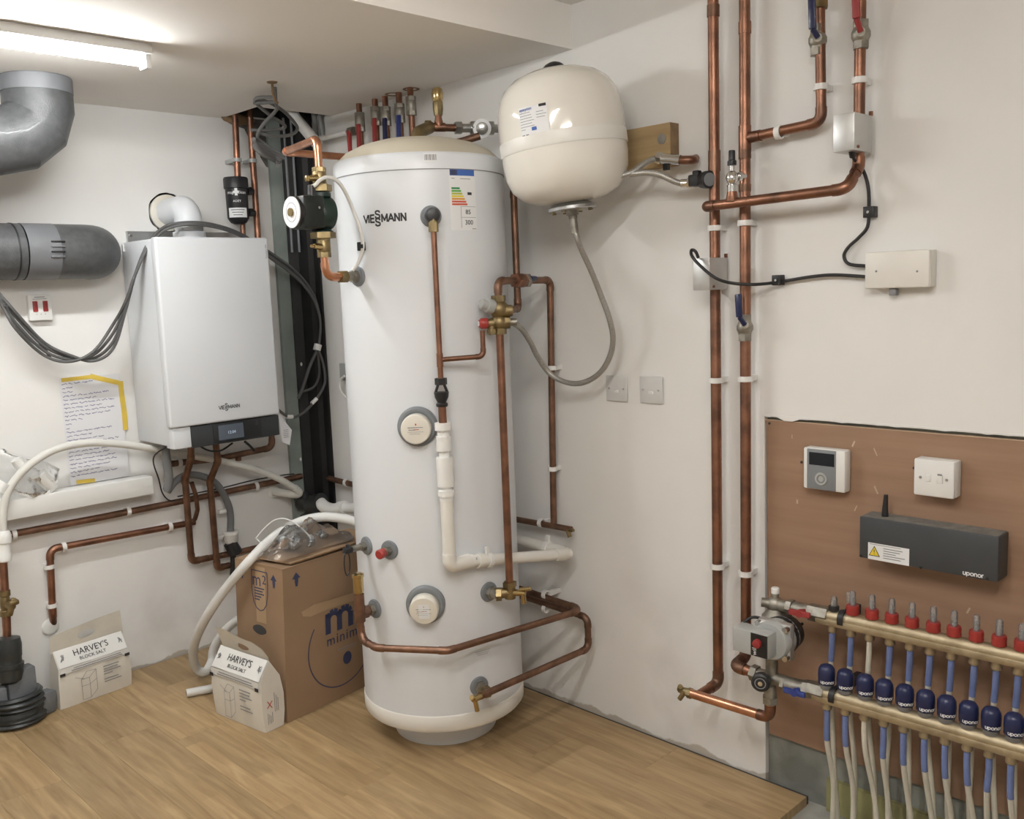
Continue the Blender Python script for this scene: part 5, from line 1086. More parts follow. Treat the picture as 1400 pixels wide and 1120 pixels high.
sensor_box(947, 970, 987, 353, 397, 'lower aluminium sensor box clamped on the left copper riser')
a, b = RW(1182, 344, .045), RW(1270, 394, .045); zt_ = RW(1226, 343, .045).z; zb_ = RW(1226, 394, .045).z
jb = thing('junction_box', 'cream rectangular junction box on the right wall', 'junction box', (-0.02, (a.y+b.y)/2, zb_))
mk('base', G().bb((-0.001, a.y+0.001, zb_+0.001), (-0.028, b.y-0.001, zt_-0.001), 0.003), 'pvc_white', jb)
mk('lid', G().bb((-0.026, a.y, zb_), (-0.045, b.y, zt_), 0.006), 'pvc_white', jb)
for x in (1198, 1254): q = RW(x, 371, .0455); mk('screw', G().cyl(q, q-X*0.001, 0.003, seg=8), 'ink_grey', jb)
q = RW(1222, 396, .02); mk('knockout', G().box(q-Z*0.006, (0.02, 0.02, 0.02), None, 0.003), 'ink_grey', jb)
pk1 = thing('sensor_cable', 'black cable from the upper sensor box looping into the junction box', 'cable', RW(1160, 362, .02))
mk('cable', G().tube(spline([RW(1164, 205, .10), RW(1168, 218, .07), RW(1180, 233, .03), RW(1187, 256, .02), RW(1188, 285, .018), RW(1186, 310, .018), RW(1174, 325, .018), RW(1160, 338, .018), RW(1154, 350, .018), RW(1161, 361, .018), RW(1186, 364, .02)], 8), 0.0048, 10), 'cable_black', pk1)
mk('gland', G().tube([RW(1164, 204, .10), RW(1166, 214, .085)], 0.009, 10), 'cable_black', pk1)
q = RW(1190, 290, .015); mk('cable_clip', G().box(q, (0.028, 0.030, 0.030), None, 0.002), 'cable_black', pk1); mk('nail', G().cyl(q-X*0.014, q-X*0.017, 0.004, seg=8), 'chrome', pk1)
pk2 = thing('sensor_cable', 'black cable from the lower sensor box sagging right to the junction box', 'cable', RW(1030, 390, .02))
mk('cable', G().tube(spline([RW(955, 353, .125), RW(951, 344, .13), RW(945.5, 342, .135), RW(946, 350, .145), RW(957, 363, .15), RW(978, 380, .145), RW(1000, 387, .11), RW(1030, 389, .075), RW(1063, 386, .02), RW(1105, 379, .018), RW(1140, 376, .018), RW(1186, 378.5, .02)], 8), 0.0048, 10), 'cable_black', pk2)
q = RW(1064, 383, .015); mk('cable_clip', G().box(q, (0.028, 0.028, 0.030), None, 0.002), 'cable_black', pk2); mk('nail', G().cyl(q-X*0.014, q-X*0.017, 0.004, seg=8), 'chrome', pk2)
# ------------------------------------------------------------------ blank switch plates
def plate(x0, x1, y0, y1, label):
    a, b = RW(x0, y0, .012), RW(x1, y1, .012); t = thing('wall_plate', label, 'switch', (-0.006, (a.y+b.y)/2, b.z), 'steel plates on the right wall')
    zc_ = (RW(x0, y1, .012).z+b.z)/2; za_ = (a.z+RW(x1, y0, .012).z)/2
    mk('plate', G().bb((-0.001, a.y, zc_), (-0.009, b.y, za_), 0.004), 'plate_grey', t)
    ym, zm_ = (a.y+b.y)/2, (za_+zc_)/2
    for s_ in (-1, 1): mk('screw', G().cyl((-0.009, ym+s_*0.032, zm_), (-0.0105, ym+s_*0.032, zm_), 0.0035, seg=10), 'steel', t)
    mk('outlet', G().bb((-0.008, ym-0.010, zm_-0.014), (-0.0105, ym+0.010, zm_-0.004), 0.001), 'plastic_white', t)
plate(827, 856.5, 514, 549, 'left of the two square metal outlet plates'); plate(873, 905, 515, 552, 'right of the two square metal outlet plates')
# ================================================================== MANIFOLD BOARD
_arc = lambda cx, cy, r, a0, a1, n=10: [(cx+r*math.cos(math.radians(a0+(a1-a0)*k/n)), cy+r*math.sin(math.radians(a0+(a1-a0)*k/n))) for k in range(n+1)]
LOW = {'u': [[(0, 1)]+_arc(.36, .36, .36, 180, 360)+[(.72, 1)], [(.72, 1), (.72, 0)]], 'p': [[(0, -.45), (0, 1)], _arc(.42, .5, .44, 150, 510, 18)], 'o': [_arc(.45, .5, .46, 0, 360, 20)],
       'n': [[(0, 0), (0, 1)], [(0, .64)]+_arc(.36, .64, .36, 180, 0)+[(.72, 0)]], 'r': [[(0, 0), (0, 1)], [(0, .55)]+_arc(.34, .64, .36, 180, 75, 6)]}
def rounded_word(word, h, m, parent, fn, wq=0.15):
    adv = {'u': 1.08, 'p': 1.18, 'o': 1.22, 'n': 1.08, 'r': .6}; u = -sum(adv[c] for c in word)*h/2; g = G(); lift = 0.0
    for c in word:
        for poly in LOW[c]:
            for a, b in zip(poly[:-1], poly[1:]):
                a = Vector(a)*h+Vector((u, -h*0.5)); b = Vector(b)*h+Vector((u, -h*0.5)); d = (b-a).normalized(); q_ = Vector((-d.y, d.x))*wq*h; a = a-d*wq*h*0.4; b = b+d*wq*h*0.4
                lift += 0.000012; g.add([fn(p.x, p.y, lift) for p in (a-q_, b-q_, b+q_, a+q_)], [(0, 1, 2, 3)])
        u += adv[c]*h
    return mk('lettering', g, m, parent, smooth=False)
a, b = RW(1098, 613, .035), RW(1155, 672, .035); zt_, zb_ = RW(1126, 614, .035).z, RW(1126, 671, .035).z
tm = thing('room_controller', 'white and grey programmer with a round dial on the plywood board', 'controller', (-0.02, (a.y+b.y)/2, zb_))
mk('case', G().bb((0.003, a.y, zb_), (-0.035, b.y, zt_), 0.006), 'plastic_white', tm)
wy = b.y-a.y
mk('face', G().bb((-0.03, a.y+wy*0.10, zb_+0.002), (-0.0375, a.y+wy*0.79, zt_-0.003), 0.002), 'plastic_grey', tm)
mk('screen', G().bb((-0.036, a.y+wy*0.16, zb_+0.066*(zt_-zb_)/0.11), (-0.0382, a.y+wy*0.76, zt_-0.012)), 'lcd_dark', tm, smooth=False)
dc = Vector((-0.0378, a.y+wy*0.45, zb_+(zt_-zb_)*0.28)); mk('dial', G().lathe_ring(dc, -X, [(0.012, 0), (0.019, 0), (0.018, 0.003), (0.013, 0.003)], 28), 'plastic_midgrey', tm); mk('dial_button', G().lathe(dc, -X, [(0.009, 0), (0.008, 0.002)], 20), 'plastic_midgrey', tm)
a, b = RW(1249, 628, .045), RW(1304, 681, .045); zt_, zb_ = RW(1276, 629, .045).z, RW(1276, 680, .045).z
fs = thing('fused_spur', 'white fused switch box on the plywood board above the dark controller', 'switch', (-0.02, (a.y+b.y)/2, zb_))
mk('back_box', G().bb((0.003, a.y+0.001, zb_+0.001), (-0.032, b.y-0.001, zt_-0.001), 0.005), 'plastic_white', fs)
mk('front_plate', G().bb((-0.030, a.y, zb_), (-0.045, b.y, zt_), 0.006), 'plastic_white', fs)
ym, zm_ = (a.y+b.y)/2, (zt_+zb_)/2
for s_ in (-1, 1): mk('screw', G().cyl((-0.044, ym+s_*0.034, zm_), (-0.046, ym+s_*0.034, zm_), 0.004, seg=10), 'steel', fs)
mk('switch', G().bb((-0.042, ym-0.030+0.006, zm_-0.012), (-0.0475, ym-0.008, zm_+0.012), 0.002), 'plastic_white', fs); mk('window', G().bb((-0.044, ym-0.022, zm_+0.010), (-0.0478, ym-0.011, zm_+0.014)), 'ink_grey', fs, smooth=False)
mk('fuse_carrier', G().bb((-0.042, ym+0.006, zm_-0.010), (-0.0465, ym+0.020, zm_+0.010), 0.002), 'plastic_white', fs)
a, b = RW(1175, 709, .07), RW(1366, 731, .07); zt_, zb_ = (a.z+b.z)/2, (RW(1176, 765, .07).z+RW(1364, 794, .07).z)/2
uc = thing('heating_controller', 'dark grey wiring controller with an antenna on the plywood board', 'controller', (-0.03, (a.y+b.y)/2, zb_))
mk('case', G().bb((0.003, a.y, zb_), (-0.07, b.y, zt_), 0.004), 'controller_grey', uc)
mk('dust_layer', G().bb((0.0, a.y-0.004, zt_-0.0005), (-0.066, b.y+0.004, zt_+0.0008)), 'dust', uc, smooth=False)
q = RW(1210, 705, .035); q.z = zt_; mk('antenna', G().tube([q-Z*0.002, q+Z*0.02, q+Z*0.062-Y*0.002], [0.0095, 0.008, 0.0055], 12), 'plastic_black', uc)
l0, l1 = RW(1187, 742, .0702), RW(1243, 770, .0702)
lo_ = Vector((-0.0704, (l0.y+l1.y)/2, (l0.z+RW(1187, 763, .0702).z)/2)); lw, lh = l0.y-l1.y, 0.047
yd = Vector((0, -1, 0))
wl = mk('warning_label', rects_g(lo_, yd, Z, [(-lw/2, -lh/2, lw/2, lh/2)], 0.0006), 'sticker', uc, smooth=False)
o2 = lo_-X*0.0008
g = G(); n = -X; tri = [(-lw*0.48, -lh*0.28), (-lw*0.20, -lh*0.28), (-lw*0.34, lh*0.34)]
mk('warning_triangle', G().prism([o2+yd*p[0]+Z*p[1] for p in tri], n*0.0006), 'ink_black', wl, smooth=False)
tri2 = [(-lw*0.453, -lh*0.235), (-lw*0.227, -lh*0.235), (-lw*0.34, lh*0.26)]
mk('warning_triangle', G().prism([o2-X*0.0004+yd*p[0]+Z*p[1] for p in tri2], n*0.0006), 'warn_yellow', wl, smooth=False)
txt('lettering', '!', 0.02, 'ink_black', wl, o2-X*0.0012+yd*(-lw*0.34)-Z*lh*0.04, yd, Z)
mk('print', rects_g(o2, yd, Z, [(-lw*0.12, lh*(0.24-0.14*k), -lw*0.12+lw*[.46, .40, .30, .52, .42][k], lh*(0.24-0.14*k)+0.0022) for k in range(5)]+[(-lw*0.46, lh*0.41, lw*0.3, lh*0.44)]), 'ink_grey', wl, smooth=False)
q = RW(1331, 786, .0706); rounded_word('uponor', 0.0080, 'sticker', uc, lambda u, v, e: Vector((-0.0706-e, q.y-u, q.z+v)))
for x, y in ((1177, 760), (1259, 776), (1350, 791)): q = RW(x, y, .0705); mk('screw', G().cyl(q, q-X*0.001, 0.004, seg=10), 'plastic_black', uc)
# ------------------------------------------------------------------ pump set
OM = 0.165; OU = 0.105
ps = thing('mixing_pump', 'grey heating pump with a dark label and red knob left of the manifold', 'pump', RW(1050, 905, .2))
a, b = RW(1001, 855, .245), RW(1050, 871, .245); zt_, zb_ = RW(1025, 863, .245).z, RW(1025, 896, .245).z
mk('electronics_box', G().bb((-0.19, a.y, zb_), (-0.245, b.y, zt_), 0.004), 'plastic_midgrey', ps)
ym = a.y+(b.y-a.y)*0.53
lp = mk('label_panel', G().bb((-0.24, ym, zb_+0.003), (-0.2465, b.y+0.002, zt_-0.003)), 'panel_black', ps, smooth=False)
kc = Vector((-0.2465, ym+(b.y-ym)*0.42, zt_-0.030)); mk('knob', G().lathe(kc, -X, [(0.014, 0), (0.0125, 0.01), (0.008, 0.012)], 10), 'red_dark', lp)
txt('lettering', 'wilo', 0.020, 'sticker', lp, Vector((-0.2468, ym+(b.y-ym)*0.22, zb_+0.022)), Z, Y)
pcn = RW(1062, 881, .16); PC = Vector((-0.16, pcn.y, (zt_+zb_)/2))
mk('motor', G().lathe(Vector((-0.20, PC.y, PC.z)), X, [(0.052, 0), (0.056, 0.006), (0.056, 0.075), (0.045, 0.09)], 28), 'plastic_midgrey', ps)
mk('flange', G().box(Vector((-0.165, PC.y, PC.z)), (0.03, 0.112, 0.112), None, 0.012), 'aluminium', ps)
for sy_ in (-1, 1):
    for sz_ in (-1, 1): mk('bolt', G().cyl((-0.178, PC.y+sy_*0.044, PC.z+sz_*0.042), (-0.195, PC.y+sy_*0.044, PC.z+sz_*0.042), 0.009, seg=12), 'chrome', ps)
mk('volute', G().lathe(Vector((-0.15, PC.y, PC.z)), X, [(0.055, 0), (0.058, 0.01), (0.05, 0.06), (0.03, 0.07)], 24), 'plastic_black', ps)
hose('pump_lead', 'short black lead curving over the grey heating pump', 'cable', [RW(1017, 858, .20), RW(1019, 850, .19), RW(1030, 844, .17), RW(1048, 848, .15), RW(1068, 857, .13), RW(1085, 858, .10), RW(1097, 853, .06)], 0.0045, 'cable_black')
# upper manifold with its valve head
U0, U1 = RW(1119, 839, OU), RW(1400, 900, OU); L0_, L1_ = RW(1114, 944, OM), RW(1400, 1025, OM)
du_, dl_ = (U1-U0), (L1_-L0_)
um = thing('upper_manifold', 'upper brass manifold bar with clear flow meters and red rings', 'manifold', U0)
Ue, Le = U0+du_*1.35, L0_+dl_*1.3
Rq = Matrix((du_.normalized(), du_.normalized().cross(-X).normalized(), -X)).transposed()
mk('bar', G().tube([U0, Ue], 0.0205, 18), 'manifold_metal', um)
mk('bar_rib', G().box((U0+Ue)/2+Vector((-0.012, 0, -0.012)), ((Ue-U0).length, 0.02, 0.022), Rq, 0.004), 'manifold_metal', um)
for t0, t1, r in ((-0.03, 0.06, 0.026),): mk('end_nut', G().hexnut(U0+du_*t0, U0+du_*t1, r), 'nickel', um)
def bracket(parent, base, dvec, t, OM=OM):
    c = base+dvec*t; mk('bracket', G().lathe_ring(c, dvec, [(0.0215, 0), (0.0265, 0), (0.0265, 0.016), (0.0215, 0.016)], 20).bb((0.003, c.y-0.008, c.z-0.014), (-OM+0.015, c.y+0.008, c.z+0.014)), 'plastic_black', parent)
bracket(um, U0, du_, 0.125, OU)
vh = RW(1060, 826, OU)
hd = thing('manifold_head', 'nickel valve head with a white cap above the grey heating pump', 'valve', RW(1058, 850, OM))
mk('barrel', G().tube([vh, U0], 0.0175, 16).hexnut(vh+(U0-vh)*0.30, vh+(U0-vh)*0.42, 0.024).hexnut(vh+(U0-vh)*0.80, vh+(U0-vh)*0.94, 0.026).tube([vh+(U0-vh)*0.45, vh+(U0-vh)*0.8], 0.021, 14), 'nickel', hd)
mk('ball_end', G().ball(vh, 0.024, 16).tube([vh, vh+Vector((-0.02, 0.035, 0.004))], [0.016, 0.014], 12), 'nickel', hd)
mk('vent_stem', G().tube([vh, vh+Z*0.04], 0.011, 12), 'nickel', hd); mk('white_cap', G().lathe(vh+Z*0.034, Z, [(0.0125, 0), (0.0125, 0.014), (0.010, 0.017)], 16), 'plastic_white', hd)
mk('flange', G().lathe(vh-Z*0.050, Z, [(0.022, 0), (0.037, 0.004), (0.040, 0.014), (0.032, 0.022), (0.02, 0.036)], 24), 'nickel', hd)
mk('outlet', G().cyl(Vector((vh.x, vh.y, PC.z)), vh-Z*0.02, 0.016), 'nickel', hd)
def butterfly(parent, px, py, m, OM=OM):
    c = RW(px, py, OM+.045); d = du_.normalized(); s_ = d.cross(-X).normalized()
    mk('handle', G().box(c+d*0.017, (0.034, 0.018, 0.010), Rq @ Matrix.Rotation(0.1, 3, 'X'), 0.005).box(c-d*0.017, (0.034, 0.018, 0.010), Rq, 0.004).lathe(c+X*0.01, -X, [(0.011, 0), (0.011, 0.016)], 14).cyl(c, c+X*0.03, 0.007), m, parent)
butterfly(hd, 1093, 839, 'red_dark', OU)
# station positions along the bars
FX = [1165.6, 1192, 1219, 1246.6, 1275.8, 1304, 1334.4, 1365.6, 1396.5]
def on(base, dvec, xpix):
    lo, hi = -0.2, 1.6
    for _ in range(40):
        m = (lo+hi)/2; v = base+dvec*m-CAM; xp = 700+FPX*v.dot(RGT)/v.dot(FWD)
        if xp < xpix: lo = m
        else: hi = m
    return base+dvec*lo
def copy_part(part, parent, delta):
    c = part.copy(); COL.objects.link(c); c.parent = parent; c.location = part.location+Vector(delta); ORG[c.name] = ORG[part.name]
    for ch in list(part.children):
        k = ch.copy(); COL.objects.link(k); k.parent = c
    return c
S0 = on(U0, du_, FX[0])
fm = mk('flow_meter', G().lathe(S0+Z*0.014, Z, [(0.012, 0), (0.013, 0.006), (0.013, 0.010)], 16), 'manifold_metal', um)
mk('red_ring', G().lathe(S0+Z*0.020, Z, [(0.0175, 0), (0.0185, 0.003), (0.017, 0.012), (0.0185, 0.016), (0.0165, 0.026)], 12), 'red', fm)
mk('clear_tube', G().lathe(S0+Z*0.044, Z, [(0.0085, 0), (0.0085, 0.038), (0.0065, 0.042)], 14), 'clear_cap', fm)
mk('indicator', G().cyl(S0+Z*0.044, S0+Z*0.070, 0.003, seg=8).cyl(S0+Z*0.050, S0+Z*0.056, 0.006, seg=8), 'plastic_grey', fm)
for x in FX[1:]+[1428]: copy_part(fm, um, on(U0, du_, x)-S0)
q = on(U0, du_, 1140)
mk('air_vent', G().lathe(q+Z*0.016, Z, [(0.010, 0), (0.015, 0.004), (0.015, 0.016), (0.006, 0.018)], 14), 'plastic_black', um); mk('clear_tube', G().lathe(q+Z*0.03, Z, [(0.009, 0), (0.009, 0.026), (0.007, 0.03)], 14), 'clear_cap', um)
mk('indicator', G().cyl(q+Z*0.03, q+Z*0.05, 0.0035, seg=8), 'plastic_grey', um)
mk('clear_tag', G().box(on(U0, du_, 1161)+Vector((0.01, 0.004, 0.062)), (0.006, 0.018, 0.03), None, 0.002), 'clear_cap', um)
UX = [1138, 1163.7, 1189, 1217, 1244.8, 1272, 1301.3, 1332.6, 1363, 1393]
N0 = on(U0, du_, UX[0])
nu = mk('port_nut', G().lathe(N0-Z*0.046, Z, [(0.008, 0), (0.0125, 0.002), (0.0145, 0.008), (0.0125, 0.015), (0.0135, 0.018), (0.0135, 0.024), (0.011, 0.026), (0.011, 0.034)], 12), 'manifold_metal', um)
for x in UX[1:]+[1425]: copy_part(nu, um, on(U0, du_, x)-N0)
# lower manifold with its mixing valve
lm = thing('lower_manifold', 'lower brass manifold bar carrying the row of blue actuators', 'manifold', L0_)
mk('bar', G().tube([L0_, Le], 0.0205, 18), 'manifold_metal', lm)
mk('bar_rib', G().box((L0_+Le)/2+Vector((-0.012, 0, -0.012)), ((Le-L0_).length, 0.02, 0.022), Matrix((dl_.normalized(), dl_.normalized().cross(-X).normalized(), -X)).transposed(), 0.004), 'manifold_metal', lm)
mk('end_nut', G().hexnut(L0_-dl_*0.03, L0_+dl_*0.06, 0.026), 'nickel', lm); bracket(lm, L0_, dl_, 0.095)
AXs = [1130, 1155.5, 1182.6, 1208.7, 1236.6, 1265, 1293.7, 1323.7, 1354.4, 1385.4]
Q0 = on(L0_, dl_, AXs[0])
ab = mk('actuator', G().lathe(Q0+Z*0.030, Z, [(0.0200, 0), (0.0230, 0.004), (0.0236, 0.030), (0.0222, 0.044), (0.0165, 0.053), (0.007, 0.057)], 22), 'navy', lm)
mk('actuator_base', G().lathe(Q0+Z*0.014, Z, [(0.014, 0), (0.019, 0.004), (0.0205, 0.018)], 18), 'clear_cap', ab)
t0 = math.atan2(CAM.y-Q0.y, CAM.x-Q0.x)
rounded_word('uponor', 0.0062, 'sticker', ab, lambda u, v, e: Q0+Vector((math.cos(t0+0.12+u/0.024), math.sin(t0+0.12+u/0.024), 0))*(0.0242+e)+Z*(0.041+v))
for x in AXs[1:]+[1418]: copy_part(ab, lm, on(L0_, dl_, x)-Q0)
LX = [1131, 1156, 1182, 1208.4, 1235.7, 1264.2, 1292.5, 1323, 1353, 1383]
N1 = on(L0_, dl_, LX[0]); nl = mk('port_nut', G().lathe(N1-Z*0.046, Z, [(0.008, 0), (0.0125, 0.002), (0.0145, 0.008), (0.0125, 0.015), (0.0135, 0.018), (0.0135, 0.024), (0.011, 0.026), (0.011, 0.034)], 12), 'manifold_metal', lm)
for x in LX[1:]+[1415]: copy_part(nl, lm, on(L0_, dl_, x)-N1)
mx_ = RW(1047, 930, OM)
mv_ = thing('mixing_valve', 'nickel mixing valve with a round black knob below the heating pump', 'valve', RW(1050, 968, OM))
mk('barrel', G().tube([RW(1034, 921, OM), L0_], 0.0185, 16).hexnut(RW(1028, 919, OM), RW(1036, 922, OM), 0.025).hexnut(mx_+(L0_-mx_)*0.36, mx_+(L0_-mx_)*0.44, 0.025).hexnut(mx_+(L0_-mx_)*0.80, mx_+(L0_-mx_)*0.92, 0.026).tube([mx_+(L0_-mx_)*0.45, mx_+(L0_-mx_)*0.8], 0.023, 14), 'nickel', mv_)
mk('body', G().ball(mx_, 0.031, 18).tube([mx_+(L0_-mx_)*0.13, Vector((mx_.x, (mx_+(L0_-mx_)*0.13).y, PC.z-0.03))], 0.018, 14), 'nickel', mv_)
kd = (-X*0.9-Y*0.35).normalized(); kc = RW(1041, 931, OM+.035)
mk('knob', G().lathe(kc-kd*0.005, kd, [(0.022, 0), (0.027, 0.003), (0.027, 0.022), (0.022, 0.026), (0.012, 0.026)], 24), 'plastic_black', mv_); mk('knob_cap', G().lathe(kc+kd*0.021, kd, [(0.008, 0), (0.007, 0.003)], 14), 'chrome', mv_)
mk('knob_scale', G().lathe_ring(kc+kd*0.0212, kd, [(0.014, 0), (0.0165, 0), (0.0165, 0.0006), (0.014, 0.0006)], 24), 'ink_grey', mv_)
butterfly(mv_, 1086, 947, 'blue')
bx_ = RW(1053, 975, OM); by_ = Vector((bx_.x, bx_.y, mx_.z))
mk('lower_port', G().tube([mx_, Vector((bx_.x, bx_.y, mx_.z-0.02)), Vector((bx_.x, bx_.y, RW(1053, 962, OM).z))], 0.019, 14).hexnut(Vector((bx_.x, bx_.y, RW(1053, 952, OM).z)), Vector((bx_.x, bx_.y, RW(1053, 961, OM).z)), 0.024), 'nickel', mv_)
ru = pipe('return_pipe', 'bright copper pipe near the floor linking the left riser to the mixing valve', 'pipe', [RW(944, 948, OM), RW(1053, 982, OM), Vector((bx_.x, bx_.y, RW(1053, 956, OM).z))], 0.0148, 'copper_bright', bend=1.8, em='copper')
dk2 = thing('drain_cock', 'brass drain cock at the end of the bright copper pipe near the floor', 'valve', RW(930, 955, OM))
a_ = RW(946, 949, OM); b_ = RW(929, 943, OM)
mk('body', G().tube([a_, b_], [0.016, 0.010], 10).hexnut(a_, a_+(b_-a_)*0.3, 0.017), 'brass', dk2); mk('spout', G().tube([RW(936, 946, OM+.005), RW(929, 956, OM+.01)], 0.008, 8), 'brass', dk2); mk('tap', G().tube([b_, RW(930, 939, OM+.01)], 0.009, 8), 'brass', dk2)
# ------------------------------------------------------------------ floor heating pipes
ORD = ['first', 'second', 'third', 'fourth', 'fifth', 'sixth', 'seventh', 'eighth', 'ninth', 'tenth']
random.seed(9)
zl_ = -0.029
for i, x in enumerate(UX):
    s_ = on(U0, du_, x); b0 = s_-Z*0.040; jt_ = random.uniform(-0.012, 0.012); kk = random.uniform(-0.015, 0.02)
    t = thing('heating_pipe', 'cream heating pipe from the upper manifold bar, %s from the pump' % ORD[i], 'pipe', (-0.06, s_.y+jt_, zl_), 'pipes hanging from the upper manifold bar')
    pth = spline([b0, b0+Vector((0.002, 0.002, -0.05)), b0+Vector((0.006, 0.006, -0.12)), Vector((-0.085, s_.y+0.008, 0.33)), Vector((-0.075, s_.y+0.008+jt_, 0.18)), Vector((-0.065, s_.y+jt_+kk, zl_))], 7)
    mk('pipe_run', G().tube(pth, 0.0074, 10), 'pex', t)
    if i != 2: mk('blue_sleeve', G().tube(pth[1:13], 0.0083, 10), 'sleeve_blue', t)
for i, x in enumerate(LX):
    s_ = on(L0_, dl_, x); b0 = s_-Z*0.040; jt_ = random.uniform(-0.014, 0.014); kk = random.uniform(-0.02, 0.02)
    t = thing('heating_pipe', 'cream heating pipe from the lower manifold bar, %s from the pump' % ORD[i], 'pipe', (-0.1, s_.y+jt_, zl_), 'pipes hanging from the lower manifold bar')
    pth = spline([b0, b0+Vector((0.0, 0, -0.05)), b0+Vector((0.004, jt_*0.4, -0.11)), Vector((-0.12, s_.y+jt_, 0.14)), Vector((-0.105, s_.y+jt_+kk, zl_))], 7)
    mk('pipe_run', G().tube(pth, 0.0074, 10), 'pex', t)
    if i != 2: mk('blue_sleeve', G().tube(pth[1:14], 0.0083, 10), 'sleeve_blue', t)
mk('insulation_strip', G().bb((0.0, -2.72, zl_), (0.016, -3.6, 0.075)), 'insulation_yellow', None, 'yellowish insulation strip low behind the floor heating pipes', 'insulation', smooth=False)
# ================================================================== THINGS ON THE FLOOR
# cardboard box
ZT = 0.585
tA, tB, tC = FL(386, 781, ZT), FL(321, 765, ZT), FL(490, 748, ZT)
e1 = (tB-tA); e2 = (tC-tA); e2 = e2.normalized()*0.46
bA = FL(393, 989, 0.0)
sh = bA-Vector((tA.x, tA.y, 0))
def BX(a, b, c): return tA*0+Vector((tA.x, tA.y, 0))+e1*a+e2*b+sh*(1-c)+Z*(ZT*c)
cb = thing('cardboard_box', 'brown cardboard box standing left of the hot water cylinder', 'box', BX(0.5, 0.5, 0))
g = G(); cs = [(0, 0), (0, 1), (1, 1), (1, 0)]
g.add([BX(a, b, 0) for a, b in cs]+[BX(a, b, 1) for a, b in cs], [(0, 3, 2, 1), (0, 1, 5, 4), (1, 2, 6, 5), (2, 3, 7, 6), (3, 0, 4, 7)])
g.add([BX(0.02+a*0.96, 0.015+b*0.97, 0.05) for a, b in cs]+[BX(0.02+a*0.96, 0.015+b*0.97, 1) for a, b in cs], [(0, 1, 2, 3), (0, 4, 5, 1), (1, 5, 6, 2), (2, 6, 7, 3), (3, 7, 4, 0)])
mk('body', g, 'cardboard', cb, smooth=False)
def slab(name, pts, th, m): return mk(name, G().prism(pts, Z*th), m, cb, smooth=False)
slab('top_flap', [BX(0, 0.0, 1)+Z*0.001, BX(0, 1, 1)+Z*0.001, BX(0.5, 1, 1)+Z*0.001, BX(0.5, 0, 1)+Z*0.001], 0.005, 'cardboard')
slab('top_flap', [BX(1, 0.0, 1)+Z*0.001, BX(0.5, 0, 1)+Z*0.001, BX(0.5, 1, 1)+Z*0.001, BX(1, 1, 1)+Z*0.001], 0.005, 'cardboard')
slab('loose_flap', [BX(0.02, 0.10, 1)+Z*0.012, BX(-0.03, 1.0, 1)+Z*0.02, BX(0.5, 1.0, 1)+Z*0.035, BX(0.62, 0.02, 1)+Z*0.02], 0.006, 'cardboard')
mk('flap_edge', G().prism([BX(0.02, 0.10, 1)+Z*0.0125-Vector((0, 0.0015, 0)), BX(-0.03, 1.0, 1)+Z*0.0205-Vector((0, 0.0015, 0)), BX(-0.03, 1.0, 1)+Z*0.0255-Vector((0, 0.0015, 0)), BX(0.02, 0.10, 1)+Z*0.0175-Vector((0, 0.0015, 0))], (0, 0.001, 0)), 'cardboard_edge', cb, smooth=False)
# faces for the print: left face (A-B) and right face (A-C)
def face(origin, xd, yd, lift=0.0008):
    xd = xd.normalized(); n = xd.cross(yd.normalized()).normalized(); yd = yd.normalized()
    return origin+n*lift, xd, yd, n
lo_, lxd, lyd, ln = face(BX(1, 0, 0), BX(0, 0, 0)-BX(1, 0, 0), BX(1, 0, 1)-BX(1, 0, 0))
ro_, rxd, ryd, rn = face(BX(0, 0, 0), BX(0, 1, 0)-BX(0, 0, 0), BX(0, 0, 1)-BX(0, 0, 0))
def onface(px, py, o, xd, yd, n):
    p = PL(px, py, o, n); return p
def arrow(px, py, o, xd, yd, n, s_=0.045):
    c = PL(px, py, o, n); pts = [(0, 1), (0.62, 0.25), (0.28, 0.25), (0.28, -0.15), (0.16, -0.7), (-0.12, -0.7), (-0.22, -0.15), (-0.22, 0.25), (-0.62, 0.25)]
    mk('arrow_print', G().prism([c+xd*p[0]*s_+yd*p[1]*s_ for p in pts], n*0.0004), 'ink_blue', cb, smooth=False)
arrow(374, 797, lo_, lxd, lyd, ln, 0.03); arrow(331, 784, lo_, lxd, lyd, ln, 0.026); arrow(405, 794, ro_, rxd, ryd, rn, 0.032)
c = PL(355, 805, lo_, ln); g = G()
shp = [(-0.045, 0.065), (0.045, 0.065), (0.047, 0.02), (0.045, -0.02), (0.036, -0.055), (0.02, -0.075), (0, -0.082), (-0.02, -0.075), (-0.036, -0.055), (-0.045, -0.02), (-0.047, 0.02), (-0.045, 0.065)]
mk('badge_outline', lines_g(g, c, lxd, lyd, [(a*1.05, b*1.05) for a, b in shp], 0.004), 'ink_blue', cb, smooth=False)
txt('lettering', 'm', 0.075, 'ink_blue', cb, c-lxd*0.018+lyd*0.032, lxd, lyd); txt('lettering', '2', 0.05, 'ink_blue', cb, c+lxd*0.028+lyd*0.036, lxd, lyd)
mk('badge_print', rects_g(c, lxd, lyd, [(-0.032, -0.002-k*0.011, -0.032+[.06, .05, .058, .04, .03][k], 0.003-k*0.011) for k in range(5)], 0.0004), 'ink_blue', cb, smooth=False)
c = PL(355, 861, lo_, ln); mk('hand_hole', G().prism([c+lxd*(0.042*math.cos(t*0.524)*(1 if abs(math.cos(t*0.524)) > 0.6 else 0.9))+lyd*(0.019*math.sin(t*0.524)) for t in range(12)], ln*0.0006), 'void', cb, smooth=False)
mk('packing_tape', rects_g(BX(0.46, 0, 0.62)+ln*0.0006, lxd, lyd, [(-0.03, 0.0, 0.03, ZT*0.372)], 0.0004), 'tape_brown', cb, smooth=False)
cR = PL(467, 880, ro_, rn); g = G()
